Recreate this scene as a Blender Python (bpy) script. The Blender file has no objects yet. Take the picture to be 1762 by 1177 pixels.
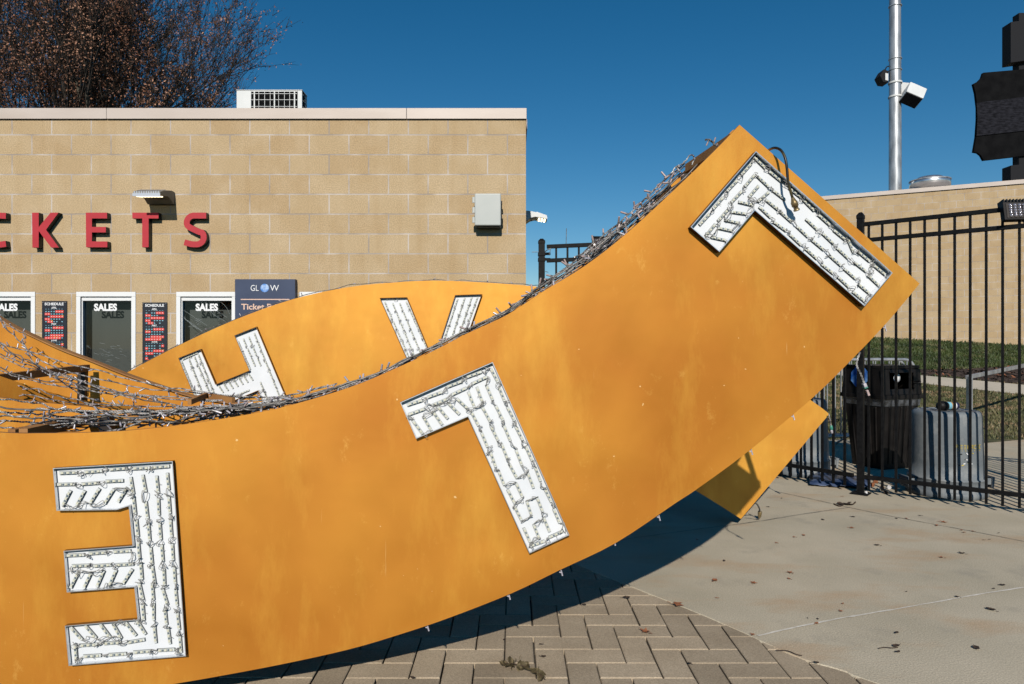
import bpy, bmesh, math, random
import numpy as np
from mathutils import Vector, Matrix
random.seed(7); rng = np.random.default_rng(7)
S = bpy.context.scene
COL = S.collection
# ------------------------------------------------------------------ camera, sky, sun, exposure
EYE = 1.4; F = 1762*24/36.0; CX = 881.0; HY = 592.0
cam_d = bpy.data.cameras.new('camera'); cam = bpy.data.objects.new('camera', cam_d); COL.objects.link(cam)
cam.location = (0, 0, EYE); cam.rotation_euler = (math.radians(90), 0, 0)
cam_d.lens = 24; cam_d.sensor_width = 36; cam_d.shift_y = 3.5/1762; cam_d.clip_end = 2000; cam_d.clip_start = .05
S.camera = cam
SUN_EL = math.radians(31); SUN_AZ = .06
world = bpy.data.worlds.new('World'); S.world = world; world.use_nodes = True
nt = world.node_tree; bg = nt.nodes['Background']
sky = nt.nodes.new('ShaderNodeTexSky'); sky.sky_type = 'NISHITA'; sky.sun_disc = False
sky.sun_elevation = SUN_EL; sky.sun_rotation = math.radians(180+3.4)
sky.air_density = 1.0; sky.dust_density = 0; sky.ozone_density = 3.0; sky.altitude = 400
hs = nt.nodes.new('ShaderNodeHueSaturation'); hs.inputs['Hue'].default_value = .493; hs.inputs['Saturation'].default_value = 1.36; hs.inputs['Value'].default_value = 1.2
nt.links.new(sky.outputs[0], hs.inputs['Color']); nt.links.new(hs.outputs[0], bg.inputs[0]); bg.inputs[1].default_value = .06
sd = bpy.data.lights.new('sun', 'SUN'); sun = bpy.data.objects.new('sun', sd); COL.objects.link(sun)
sd.energy = 4.35; sd.angle = math.radians(.5); sd.color = (1, .945, .865)
sdir = Vector((SUN_AZ, 1, -math.tan(SUN_EL))).normalized()
sun.rotation_euler = sdir.to_track_quat('-Z', 'Y').to_euler()
S.view_settings.view_transform = 'Standard'; S.view_settings.look = 'None'
S.cycles.diffuse_bounces = 0
S.view_settings.exposure = 0; S.view_settings.gamma = 1

# ------------------------------------------------------------------ helpers
def tag(o, label=None, cat=None, group=None, kind=None):
    if label: o['label'] = label
    if cat: o['category'] = cat
    if group: o['group'] = group
    if kind: o['kind'] = kind
    return o
def empty(name, loc, label=None, cat=None, group=None, rz=0):
    o = bpy.data.objects.new(name, None); COL.objects.link(o); o.location = loc; o.rotation_euler = (0, 0, rz)
    o.empty_display_size = .1
    return tag(o, label, cat, group)
def setparent(o, p):
    """parent keeping world placement (parents have no scale)"""
    o.parent = p
    o.matrix_parent_inverse = world_mat(p).inverted()
def world_mat(o):
    m = Matrix.LocRotScale(o.location, o.rotation_euler, o.scale)
    if o.parent: m = world_mat(o.parent) @ o.matrix_parent_inverse @ m
    return m

class MB:
    def __init__(s): s.v = []; s.f = []; s.m = []; s.sm = []
    def add(s, vs, fs, mat=0, smooth=False):
        b = len(s.v); s.v += [tuple(p) for p in vs]
        for f in fs: s.f.append([b+i for i in f]); s.m.append(mat); s.sm.append(smooth)
    def box(s, c, d, mat=0, R=None):
        c = Vector(c); hx, hy, hz = d[0]/2, d[1]/2, d[2]/2
        vs = [Vector((x, y, z)) for x in (-hx, hx) for y in (-hy, hy) for z in (-hz, hz)]
        if R is not None: vs = [R @ v for v in vs]
        s.add([c+v for v in vs], [(0,1,3,2),(4,6,7,5),(0,4,5,1),(2,3,7,6),(0,2,6,4),(1,5,7,3)], mat)
    def bb(s, a, b, mat=0):
        s.box([(a[i]+b[i])/2 for i in range(3)], [abs(b[i]-a[i]) for i in range(3)], mat)
    def prism(s, pts, off, mat=0, side=None, smooth=False):
        n = len(pts); off = Vector(off); a = [Vector(p) for p in pts]; b = [p+off for p in a]
        s.add(a+b, [list(range(n))], mat); k = len(s.v)-2*n
        s.f.append([k+n+i for i in reversed(range(n))]); s.m.append(mat); s.sm.append(False)
        for i in range(n):
            j = (i+1) % n
            s.f.append([k+i, k+n+i, k+n+j, k+j]); s.m.append(mat if side is None else side); s.sm.append(smooth)
    def tube(s, pts, r, n=6, mat=0, r1=None, cap=True, smooth=True):
        P = [Vector(p) for p in pts]; N = len(P); rings = []
        up = None
        for i in range(N):
            t = (P[min(i+1, N-1)]-P[max(i-1, 0)])
            if t.length < 1e-9: t = Vector((0, 0, 1))
            t.normalize()
            if up is None:
                up = Vector((0, 0, 1)) if abs(t.z) < .9 else Vector((1, 0, 0))
            a = t.cross(up)
            if a.length < 1e-4: a = t.cross(Vector((.3, 1, .2)))
            a.normalize(); b = a.cross(t).normalized(); up = b
            rr = r if r1 is None else r+(r1-r)*i/(N-1)
            rings.append([P[i]+a*math.cos(2*math.pi*k/n)*rr+b*math.sin(2*math.pi*k/n)*rr for k in range(n)])
        vs = [v for R_ in rings for v in R_]; fs = []
        for i in range(N-1):
            for k in range(n):
                k2 = (k+1) % n
                fs.append((i*n+k, i*n+k2, (i+1)*n+k2, (i+1)*n+k))
        s.add(vs, fs, mat, smooth)
        if cap: s.add(rings[0], [list(reversed(range(n)))], mat); s.add(rings[-1], [list(range(n))], mat)
    def bar(s, a, b, w, h, mat=0, up=(0, 0, 1)):
        a = Vector(a); b = Vector(b); t = (b-a); L = t.length; t.normalize(); u = Vector(up)
        if abs(t.dot(u)) > .95: u = Vector((0, 1, 0))
        x = t.cross(u).normalized(); z = x.cross(t).normalized()
        R = Matrix((x, t, z)).transposed()
        s.box((a+b)/2, (w, L, h), mat, R)
    def lathe(s, prof, c, n=24, mat=0, axis=None, smooth=True):
        c = Vector(c); vs = []; fs = []
        R = Matrix.Identity(3)
        if axis is not None: R = Vector((0, 0, 1)).rotation_difference(Vector(axis)).to_matrix()
        for (r, z) in prof:
            for k in range(n):
                a = 2*math.pi*k/n; vs.append(c+R @ Vector((r*math.cos(a), r*math.sin(a), z)))
        for i in range(len(prof)-1):
            for k in range(n):
                k2 = (k+1) % n; fs.append((i*n+k, i*n+k2, (i+1)*n+k2, (i+1)*n+k))
        s.add(vs, fs, mat, smooth)
        m = len(prof)
        if prof[0][0] > 1e-4: s.add(vs[:n], [list(reversed(range(n)))], mat)
        if prof[-1][0] > 1e-4: s.add(vs[(m-1)*n:], [list(range(n))], mat)
    def build(s, name, mats, parent=None, origin=None, bevel=0, fixn=True, seg=2):
        if not isinstance(mats, (list, tuple)): mats = [mats]
        me = bpy.data.meshes.new(name)
        if origin is None and s.v:
            a = np.array(s.v); c = (a.min(0)+a.max(0))/2; origin = (c[0], c[1], a.min(0)[2])
        o0 = Vector(origin)
        me.from_pydata([tuple(Vector(p)-o0) for p in s.v], [], s.f)
        me.polygons.foreach_set('material_index', s.m); me.polygons.foreach_set('use_smooth', s.sm)
        for m in mats: me.materials.append(m)
        if fixn and len(s.f) < 60000:
            b = bmesh.new(); b.from_mesh(me); bmesh.ops.recalc_face_normals(b, faces=b.faces); b.to_mesh(me); b.free()
        me.update()
        o = bpy.data.objects.new(name, me); COL.objects.link(o); o.location = o0
        if parent is not None: setparent(o, parent)
        if bevel:
            md = o.modifiers.new('bevel', 'BEVEL'); md.width = bevel; md.segments = seg; md.limit_method = 'ANGLE'; md.angle_limit = math.radians(40)
        return o

def P(x, y, Z): return Vector(((x-CX)/F*Z, Z, EYE-(y-HY)/F*Z))
def G(x, y, z=0.0):
    Z = (EYE-z)*F/(y-HY); return Vector(((x-CX)/F*Z, Z, z))
def smoothline(pts, n=6, closed=False):
    out = []; p = [Vector(q) for q in pts]; N = len(p)
    for i in range(N-1):
        p0 = p[max(i-1, 0)]; p1 = p[i]; p2 = p[i+1]; p3 = p[min(i+2, N-1)]
        for k in range(n):
            t = k/n
            out.append(.5*((2*p1)+(-p0+p2)*t+(2*p0-5*p1+4*p2-p3)*t*t+(-p0+3*p1-3*p2+p3)*t**3))
    out.append(p[-1]); return out

# ------------------------------------------------------------------ materials
def mat(name, col, rough=.6, metal=0, spec=.5):
    m = bpy.data.materials.new(name); m.use_nodes = True; b = m.node_tree.nodes['Principled BSDF']
    b.inputs['Base Color'].default_value = (*col, 1); b.inputs['Roughness'].default_value = rough
    b.inputs['Metallic'].default_value = metal; b.inputs['Specular IOR Level'].default_value = spec
    return m
def nodes(m): return m.node_tree.nodes, m.node_tree.links, m.node_tree.nodes['Principled BSDF']
def noise_mat(name, c1, c2, scale=5, rough=.7, metal=0, detail=6, lo=.35, hi=.65, bump=0, bscale=None, spec=.4, c3=None, s3=1.2, rvar=0, stretch=None, lo3=.5, hi3=.62):
    m = mat(name, c1, rough, metal, spec); N, L, b = nodes(m)
    tc = N.new('ShaderNodeTexCoord'); src = tc.outputs['Object']
    if stretch:
        mp = N.new('ShaderNodeMapping'); mp.inputs['Scale'].default_value = stretch; L.new(src, mp.inputs[0]); src = mp.outputs[0]
    n = N.new('ShaderNodeTexNoise'); n.inputs['Scale'].default_value = scale; n.inputs['Detail'].default_value = detail; L.new(src, n.inputs[0])
    r = N.new('ShaderNodeValToRGB'); r.color_ramp.elements[0].position = lo; r.color_ramp.elements[1].position = hi
    r.color_ramp.elements[0].color = (*c1, 1); r.color_ramp.elements[1].color = (*c2, 1); L.new(n.outputs[0], r.inputs[0])
    out = r.outputs[0]
    if c3:
        n3 = N.new('ShaderNodeTexNoise'); n3.inputs['Scale'].default_value = s3; n3.inputs['Detail'].default_value = 8; n3.inputs['Roughness'].default_value = .65; L.new(src, n3.inputs[0])
        mr = N.new('ShaderNodeMapRange'); mr.inputs[1].default_value = lo3; mr.inputs[2].default_value = hi3; L.new(n3.outputs[0], mr.inputs[0])
        mx = N.new('ShaderNodeMixRGB'); L.new(mr.outputs[0], mx.inputs[0]); L.new(out, mx.inputs[1]); mx.inputs[2].default_value = (*c3, 1); out = mx.outputs[0]
    L.new(out, b.inputs['Base Color'])
    if rvar:
        mr = N.new('ShaderNodeMapRange'); mr.inputs[3].default_value = rough-rvar; mr.inputs[4].default_value = rough+rvar; L.new(n.outputs[0], mr.inputs[0]); L.new(mr.outputs[0], b.inputs['Roughness'])
    if bump:
        n2 = N.new('ShaderNodeTexNoise'); n2.inputs['Scale'].default_value = bscale or scale*8; n2.inputs['Detail'].default_value = 5; L.new(src, n2.inputs[0])
        bp = N.new('ShaderNodeBump'); bp.inputs['Strength'].default_value = bump; bp.inputs['Distance'].default_value = .01; L.new(n2.outputs[0], bp.inputs['Height']); L.new(bp.outputs[0], b.inputs['Normal'])
    return m

def block_mat(name, x0, z0, sw=1.0):
    """split tan concrete block, 8 x 16 inch, mortar joints; u=x, v=z in object space"""
    m = mat(name, (.4, .3, .18), .9, 0, .2); N, L, b = nodes(m)
    tc = N.new('ShaderNodeTexCoord'); sp = N.new('ShaderNodeSeparateXYZ'); L.new(tc.outputs['Object'], sp.inputs[0])
    cb = N.new('ShaderNodeCombineXYZ')
    ax = N.new('ShaderNodeMath'); ax.operation = 'ADD'; ax.inputs[1].default_value = x0; L.new(sp.outputs[0], ax.inputs[0])
    az = N.new('ShaderNodeMath'); az.operation = 'ADD'; az.inputs[1].default_value = z0; L.new(sp.outputs[2], az.inputs[0])
    L.new(ax.outputs[0], cb.inputs[0]); L.new(az.outputs[0], cb.inputs[1])
    # small warp so joints are not ruled
    nz = N.new('ShaderNodeTexNoise'); nz.inputs['Scale'].default_value = 9; L.new(tc.outputs['Object'], nz.inputs[0])
    wv = N.new('ShaderNodeVectorMath'); wv.operation = 'MULTIPLY_ADD'; wv.inputs[1].default_value = (.006, .006, 0); L.new(nz.outputs['Color'], wv.inputs[0]); L.new(cb.outputs[0], wv.inputs[2])
    br = N.new('ShaderNodeTexBrick'); br.inputs['Scale'].default_value = 1; br.offset = .5
    br.inputs['Brick Width'].default_value = .4064; br.inputs['Row Height'].default_value = .2032
    br.inputs['Mortar Size'].default_value = .0066; br.inputs['Mortar Smooth'].default_value = .25; br.inputs['Bias'].default_value = 0
    br.inputs['Color1'].default_value = (0, 0, 0, 1); br.inputs['Color2'].default_value = (1, 1, 1, 1); br.inputs['Mortar'].default_value = (.5, .5, .5, 1)
    L.new(wv.outputs[0], br.inputs[0])
    # per-block tone
    r1 = N.new('ShaderNodeValToRGB'); e = r1.color_ramp.elements; e[0].color = (.44, .31, .172, 1); e[1].color = (.485, .36, .213, 1)
    x = r1.color_ramp.elements.new(.5); x.color = (.46, .335, .192, 1)
    L.new(br.outputs['Color'], r1.inputs[0])
    # cloudy bleaching inside blocks + vertical weather streaks
    n1 = N.new('ShaderNodeTexNoise'); n1.inputs['Scale'].default_value = 3.5; n1.inputs['Detail'].default_value = 5; L.new(tc.outputs['Object'], n1.inputs[0])
    mr = N.new('ShaderNodeMapRange'); mr.inputs[1].default_value = .45; mr.inputs[2].default_value = .75; mr.inputs[4].default_value = .55; L.new(n1.outputs[0], mr.inputs[0])
    m1 = N.new('ShaderNodeMixRGB'); L.new(mr.outputs[0], m1.inputs[0]); L.new(r1.outputs[0], m1.inputs[1]); m1.inputs[2].default_value = (.55, .425, .275, 1)
    mp = N.new('ShaderNodeMapping'); mp.inputs['Scale'].default_value = (9, 9, .7); L.new(tc.outputs['Object'], mp.inputs[0])
    n2 = N.new('ShaderNodeTexNoise'); n2.inputs['Scale'].default_value = 1; n2.inputs['Detail'].default_value = 4; L.new(mp.outputs[0], n2.inputs[0])
    mr2 = N.new('ShaderNodeMapRange'); mr2.inputs[1].default_value = .52; mr2.inputs[2].default_value = .8; mr2.inputs[4].default_value = .4; L.new(n2.outputs[0], mr2.inputs[0])
    m2 = N.new('ShaderNodeMixRGB'); m2.blend_type = 'MULTIPLY'; L.new(mr2.outputs[0], m2.inputs[0]); L.new(m1.outputs[0], m2.inputs[1]); m2.inputs[2].default_value = (.8, .72, .6, 1)
    # speckle aggregate
    n3 = N.new('ShaderNodeTexNoise'); n3.inputs['Scale'].default_value = 95; n3.inputs['Detail'].default_value = 2; L.new(tc.outputs['Object'], n3.inputs[0])
    mr3 = N.new('ShaderNodeMapRange'); mr3.inputs[1].default_value = .3; mr3.inputs[2].default_value = .7; mr3.inputs[3].default_value = .78; mr3.inputs[4].default_value = 1.2; L.new(n3.outputs[0], mr3.inputs[0])
    m3 = N.new('ShaderNodeMixRGB'); m3.blend_type = 'MULTIPLY'; m3.inputs[0].default_value = 1; L.new(m2.outputs[0], m3.inputs[1]); L.new(mr3.outputs[0], m3.inputs[2])
    v = N.new('ShaderNodeTexVoronoi'); v.inputs['Scale'].default_value = 38; L.new(tc.outputs['Object'], v.inputs[0])
    mr4 = N.new('ShaderNodeMapRange'); mr4.inputs[1].default_value = .05; mr4.inputs[2].default_value = .14; mr4.inputs[3].default_value = .55; mr4.inputs[4].default_value = 1; L.new(v.outputs['Distance'], mr4.inputs[0])
    m4 = N.new('ShaderNodeMixRGB'); m4.blend_type = 'MULTIPLY'; m4.inputs[0].default_value = 1; L.new(m3.outputs[0], m4.inputs[1]); L.new(mr4.outputs[0], m4.inputs[2])
    mm = N.new('ShaderNodeMixRGB'); L.new(br.outputs['Fac'], mm.inputs[0]); L.new(m4.outputs[0], mm.inputs[1])
    nm = N.new('ShaderNodeValToRGB'); nm.color_ramp.elements[0].color = (.33, .28, .24, 1); nm.color_ramp.elements[1].color = (.55, .49, .44, 1); nm.color_ramp.elements[0].position = .4; nm.color_ramp.elements[1].position = .62
    L.new(n1.outputs[0], nm.inputs[0]); L.new(nm.outputs[0], mm.inputs[2])
    L.new(mm.outputs[0], b.inputs['Base Color'])
    inv = N.new('ShaderNodeMath'); inv.operation = 'SUBTRACT'; inv.inputs[0].default_value = 1; L.new(br.outputs['Fac'], inv.inputs[1])
    ad = N.new('ShaderNodeMath'); ad.operation = 'MULTIPLY_ADD'; ad.inputs[1].default_value = .25; L.new(n3.outputs[0], ad.inputs[0]); L.new(inv.outputs[0], ad.inputs[2])
    bp = N.new('ShaderNodeBump'); bp.inputs['Strength'].default_value = .35; bp.inputs['Distance'].default_value = .006; L.new(ad.outputs[0], bp.inputs['Height']); L.new(bp.outputs[0], b.inputs['Normal'])
    return m

def paint_mat(yel=0.0):
    m = mat('gold paint', (.6, .26, .03), .5, .4, .4); N, L, b = nodes(m)
    tc = N.new('ShaderNodeTexCoord'); o = tc.outputs['Object']
    def nz(s, d, ro=.5, st=None):
        n = N.new('ShaderNodeTexNoise'); n.inputs['Scale'].default_value = s; n.inputs['Detail'].default_value = d; n.inputs['Roughness'].default_value = ro
        if st:
            mp = N.new('ShaderNodeMapping'); mp.inputs['Scale'].default_value = st; mp.inputs['Rotation'].default_value = (0, math.radians(-25), 0); L.new(o, mp.inputs[0]); L.new(mp.outputs[0], n.inputs[0])
        else: L.new(o, n.inputs[0])
        return n.outputs[0]
    def mr(x, a, b_, c=0, d=1):
        q = N.new('ShaderNodeMapRange'); q.inputs[1].default_value = a; q.inputs[2].default_value = b_; q.inputs[3].default_value = c; q.inputs[4].default_value = d; L.new(x, q.inputs[0]); return q.outputs[0]
    def mix(f, a, c):
        q = N.new('ShaderNodeMixRGB')
        if isinstance(f, float): q.inputs[0].default_value = f
        else: L.new(f, q.inputs[0])
        if isinstance(a, tuple): q.inputs[1].default_value = (*a, 1)
        else: L.new(a, q.inputs[1])
        q.inputs[2].default_value = (*c, 1); return q.outputs[0]
    c = mix(mr(nz(1.3, 4), .35, .7), (.54, .195, .020), (.70, .305, .036))
    c = mix(mr(nz(2.2, 8, .7, (1, 1, .3)), .48, .72, 0, .7), c, (.82, .44, .065))
    c = mix(mr(nz(3.1, 7, .75), .62, .78, 0, .7), c, (.90, .54, .12))
    c = mix(mr(nz(.9, 3), .55, .75, 0, .5), c, (.42, .135, .016))
    c = mix(mr(nz(60, 3, .6, (1, 1, .04)), .73, .78, 0, .5), c, (.9, .6, .25))
    c = mix(mr(nz(6.5, 9, .8, (1, 1, .6)), .60, .74, 0, .55), c, (.92, .55, .13))
    c = mix(mr(nz(2.8, 2, .4), .80, .83, 0, .6), c, (.30, .12, .03))
    c = mix(mr(nz(34, 2, .5), .775, .79, 0, .75), c, (.93, .66, .30))
    if yel: c = mix(float(yel), c, (.95, .56, .09))
    L.new(c, b.inputs['Base Color'])
    L.new(mr(nz(5, 6), .3, .7, .44, .58), b.inputs['Roughness'])
    n = nz(260, 2); bp = N.new('ShaderNodeBump'); bp.inputs['Strength'].default_value = .12; bp.inputs['Distance'].default_value = .002
    L.new(n, bp.inputs['Height'])
    n2 = nz(2.5, 3); bp2 = N.new('ShaderNodeBump'); bp2.inputs['Strength'].default_value = .25; bp2.inputs['Distance'].default_value = .02
    L.new(n2, bp2.inputs['Height']); L.new(bp.outputs[0], bp2.inputs['Normal']); L.new(bp2.outputs[0], b.inputs['Normal'])
    return m

M = {}
M['gold'] = paint_mat(); M['goldy'] = paint_mat(.16)
M['goldshade'] = noise_mat('gold edge with painted shade', (.20, .085, .015), (.28, .12, .02), 6, .7, spec=.2)  # gold darkened in its colour to imitate shade on the outer tray walls
M['wood'] = noise_mat('brown raw board edge', (.16, .07, .03), (.26, .12, .05), 12, .8)
M['beam'] = noise_mat('brown painted steel', (.30, .135, .045), (.42, .20, .065), 6, .6, .1)
M['strut'] = noise_mat('dark steel', (.02, .015, .012), (.04, .03, .025), 9, .6)
M['white'] = noise_mat('white painted tray', (.74, .76, .78), (.82, .83, .84), 6, .35, 0, rvar=.08)
M['wallw'] = noise_mat('bright sheet metal edge', (.68, .71, .75), (.82, .84, .87), 4, .35, .85)
M['module'] = noise_mat('grey led strip', (.56, .58, .55), (.68, .70, .66), 60, .5)
M['modedge'] = mat('dark strip edge', (.24, .25, .235), .5)
M['led'] = mat('yellowish led chip', (.66, .64, .50), .3)
M['ledd'] = mat('blue grey chip', (.13, .17, .19), .3)
M['wire'] = noise_mat('clear grey wire', (.10, .09, .085), (.44, .42, .40), 45, .3, .1, spec=.7, lo=.42, hi=.58)
M['wiredark'] = noise_mat('dark wire', (.045, .04, .035), (.20, .18, .16), 40, .35, 0, spec=.7)
M['bulb'] = noise_mat('clear lilac bulb', (.34, .31, .34), (.56, .52, .56), 40, .25, 0, spec=.8)
M['bulbb'] = noise_mat('weathered pinkish bulb', (.34, .25, .23), (.55, .42, .40), 40, .3, 0, spec=.6)
M['black'] = noise_mat('black powder coat', (.004, .004, .0045), (.009, .009, .0095), 30, .5, 0, spec=.14)
M['blackpl'] = noise_mat('black plastic', (.006, .005, .005), (.013, .011, .010), 8, .5, 0, spec=.22)
M['bag'] = noise_mat('grey plastic bag', (.015, .017, .02), (.10, .11, .125), 14, .25, 0, spec=.8, bump=.8, bscale=25)
M['greypl'] = noise_mat('grey plastic can', (.135, .152, .165), (.18, .20, .21), 5, .5, 0, c3=(.23, .24, .24), s3=6, bump=.1, bscale=90)
M['galv'] = noise_mat('galvanised steel', (.30, .31, .32), (.52, .53, .54), 7, .42, .6, stretch=(1, 1, .25))
M['alu'] = noise_mat('bright aluminium', (.6, .61, .62), (.75, .75, .76), 5, .28, .9)
M['cap'] = noise_mat('beige metal coping', (.50, .42, .36), (.56, .48, .42), 1.5, .5, .05, stretch=(1, 1, 4))
M['red'] = noise_mat('matte red face', (.42, .022, .032), (.47, .028, .04), 5, .6)
M['sideblack'] = mat('black letter return', (.008, .008, .009), .5)
M['frame'] = noise_mat('white window frame', (.74, .74, .73), (.80, .80, .79), 3, .4)
M['vinyl'] = mat('white vinyl', (.82, .82, .82), .5)
M['blind'] = noise_mat('grey green blind', (.06, .068, .063), (.085, .093, .087), 2, .8, stretch=(1, 1, .4))
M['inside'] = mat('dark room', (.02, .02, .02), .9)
M['navy'] = noise_mat('navy print', (.028, .042, .085), (.045, .062, .115), 2.5, .5)
M['postblk'] = mat('black print', (.010, .012, .020), .45)
M['postred'] = mat('red print', (.70, .07, .055), .5)
M['postcy'] = mat('pale blue print', (.22, .42, .50), .5)
M['postyel'] = mat('yellow print', (.75, .6, .1), .5)
M['peach'] = mat('peach print', (.75, .50, .38), .5)
M['globe'] = noise_mat('blue globe print', (.06, .22, .6), (.75, .85, .95), 16, .3, lo=.4, hi=.7)
M['sticker'] = noise_mat('blue globe sticker', (.015, .10, .42), (.30, .55, .85), 9, .3, lo=.4, hi=.75)
M['acwhite'] = noise_mat('off white casing', (.62, .63, .61), (.70, .70, .68), 3, .45)
M['coil'] = mat('dark coil', (.005, .005, .005), .8, spec=.1)
M['beige'] = noise_mat('grey enclosure plastic', (.42, .44, .41), (.48, .49, .46), 3, .45)
M['bronze'] = noise_mat('grey olive lamp body', (.24, .22, .19), (.30, .28, .24), 4, .45, .2)
M['silver'] = mat('silver lip', (.55, .56, .60), .35, .4)
M['marquee'] = noise_mat('black marquee cloth', (.004, .004, .0045), (.008, .008, .0085), 3, .9, spec=.08)
M['marq2'] = noise_mat('charcoal mesh cloth', (.006, .006, .008), (.022, .022, .028), 5, .9, detail=10, stretch=(1, 1, 3), spec=.1)
M['charcoal'] = mat('charcoal panel', (.016, .016, .018), .7, spec=.15)
M['brass'] = noise_mat('brass connector', (.20, .14, .06), (.38, .30, .18), 30, .4, .5)
M['green'] = mat('green plug', (.05, .24, .17), .4); M['cord'] = noise_mat('black and olive cord', (.006, .006, .006), (.09, .075, .03), 18, .35, lo=.5, hi=.65)
M['bark'] = noise_mat('dark bark', (.035, .028, .022), (.09, .075, .06), 4, .9)
M['bark2'] = noise_mat('grey bark', (.09, .08, .06), (.17, .15, .11), 4, .9)
M['leafA'] = noise_mat('dry brown leaves', (.24, .095, .05), (.45, .24, .15), .9, .75, lo=.4, hi=.6, detail=12)
M['leafB'] = noise_mat('dark dry leaves', (.07, .035, .022), (.20, .095, .055), 1.3, .7, detail=12)
M['leafo'] = noise_mat('rusty fallen leaf', (.22, .075, .03), (.38, .15, .07), 20, .7)
M['leafd'] = noise_mat('dark fallen leaf', (.03, .022, .017), (.09, .055, .035), 20, .7)
M['bluesheet'] = noise_mat('blue vinyl sheet', (.02, .035, .08), (.08, .11, .19), 8, .3, bump=.5, bscale=6)
M['paper'] = noise_mat('litter paper', (.5, .48, .46), (.75, .73, .72), 20, .7)
M['mulch'] = noise_mat('bark mulch', (.018, .012, .009), (.085, .055, .042), 14, .95, detail=10, bump=1, bscale=40)
M['soil'] = noise_mat('lawn soil', (.035, .042, .015), (.10, .095, .035), 3, .95, c3=(.22, .16, .09), s3=2.5)
M['grass'] = noise_mat('grass blades', (.022, .040, .008), (.065, .088, .020), .8, .6, detail=8, c3=(.20, .17, .075), s3=1.7, lo3=.55, hi3=.72)
M['grassdry'] = noise_mat('dry grass blades', (.07, .085, .025), (.15, .135, .06), 1.5, .6, detail=8, c3=(.30, .20, .11), s3=2.7)

def concrete_mat():
    m = noise_mat('weathered concrete', (.44, .38, .275), (.56, .48, .355), 1.6, .85, 0, detail=9, lo=.3, hi=.72, bump=.25, bscale=120, c3=(.34, .30, .235), s3=2.3, lo3=.55, hi3=.8, spec=.25)
    N, L, b = nodes(m); src = b.inputs['Base Color'].links[0].from_socket
    tc = N.new('ShaderNodeTexCoord')
    mp = N.new('ShaderNodeMapping'); mp.inputs['Scale'].default_value = (1, 2.4, 1); mp.inputs['Rotation'].default_value = (0, 0, .35); L.new(tc.outputs['Object'], mp.inputs[0])
    n = N.new('ShaderNodeTexNoise'); n.inputs['Scale'].default_value = 1.1; n.inputs['Detail'].default_value = 9; n.inputs['Roughness'].default_value = .62; L.new(mp.outputs[0], n.inputs[0])
    mr = N.new('ShaderNodeMapRange'); mr.inputs[1].default_value = .52; mr.inputs[2].default_value = .72; mr.inputs[4].default_value = .7; L.new(n.outputs[0], mr.inputs[0])
    mx = N.new('ShaderNodeMixRGB'); L.new(mr.outputs[0], mx.inputs[0]); L.new(src, mx.inputs[1]); mx.inputs[2].default_value = (.47, .30, .165, 1)
    n2 = N.new('ShaderNodeTexNoise'); n2.inputs['Scale'].default_value = 150; n2.inputs['Detail'].default_value = 2; L.new(tc.outputs['Object'], n2.inputs[0])
    mr2 = N.new('ShaderNodeMapRange'); mr2.inputs[1].default_value = .3; mr2.inputs[2].default_value = .7; mr2.inputs[3].default_value = .78; mr2.inputs[4].default_value = 1.2; L.new(n2.outputs[0], mr2.inputs[0])
    m3 = N.new('ShaderNodeMixRGB'); m3.blend_type = 'MULTIPLY'; m3.inputs[0].default_value = 1; L.new(mx.outputs[0], m3.inputs[1]); L.new(mr2.outputs[0], m3.inputs[2])
    L.new(m3.outputs[0], b.inputs['Base Color'])
    return m
M['conc'] = concrete_mat()
M['joint'] = noise_mat('pale joint sealant', (.55, .50, .42), (.75, .69, .6), 30, .9)
M['crack'] = mat('dark joint', (.10, .085, .075), .95)
M['sand'] = noise_mat('dark joint sand', (.03, .024, .018), (.09, .075, .06), 60, .95)
M['path'] = noise_mat('pale concrete path', (.45, .40, .31), (.53, .46, .36), 2, .85)
def paver_mat():
    m = noise_mat('clay grey paver', (.345, .27, .185), (.42, .335, .235), 3, .85, 0, detail=8, bump=.3, bscale=200, spec=.2)
    N, L, b = nodes(m); src = b.inputs['Base Color'].links[0].from_socket
    g = N.new('ShaderNodeNewGeometry'); mr = N.new('ShaderNodeMapRange'); mr.inputs[3].default_value = .84; mr.inputs[4].default_value = 1.16; L.new(g.outputs['Random Per Island'], mr.inputs[0])
    tc = N.new('ShaderNodeTexCoord'); n2 = N.new('ShaderNodeTexNoise'); n2.inputs['Scale'].default_value = 170; n2.inputs['Detail'].default_value = 2; L.new(tc.outputs['Object'], n2.inputs[0])
    mr2 = N.new('ShaderNodeMapRange'); mr2.inputs[1].default_value = .3; mr2.inputs[2].default_value = .7; mr2.inputs[3].default_value = .8; mr2.inputs[4].default_value = 1.2; L.new(n2.outputs[0], mr2.inputs[0])
    mu = N.new('ShaderNodeMath'); mu.operation = 'MULTIPLY'; L.new(mr.outputs[0], mu.inputs[0]); L.new(mr2.outputs[0], mu.inputs[1])
    mx = N.new('ShaderNodeMixRGB'); mx.blend_type = 'MULTIPLY'; mx.inputs[0].default_value = 1; L.new(src, mx.inputs[1]); L.new(mu.outputs[0], mx.inputs[2]); L.new(mx.outputs[0], b.inputs['Base Color'])
    return m
M['paver'] = paver_mat()
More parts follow.
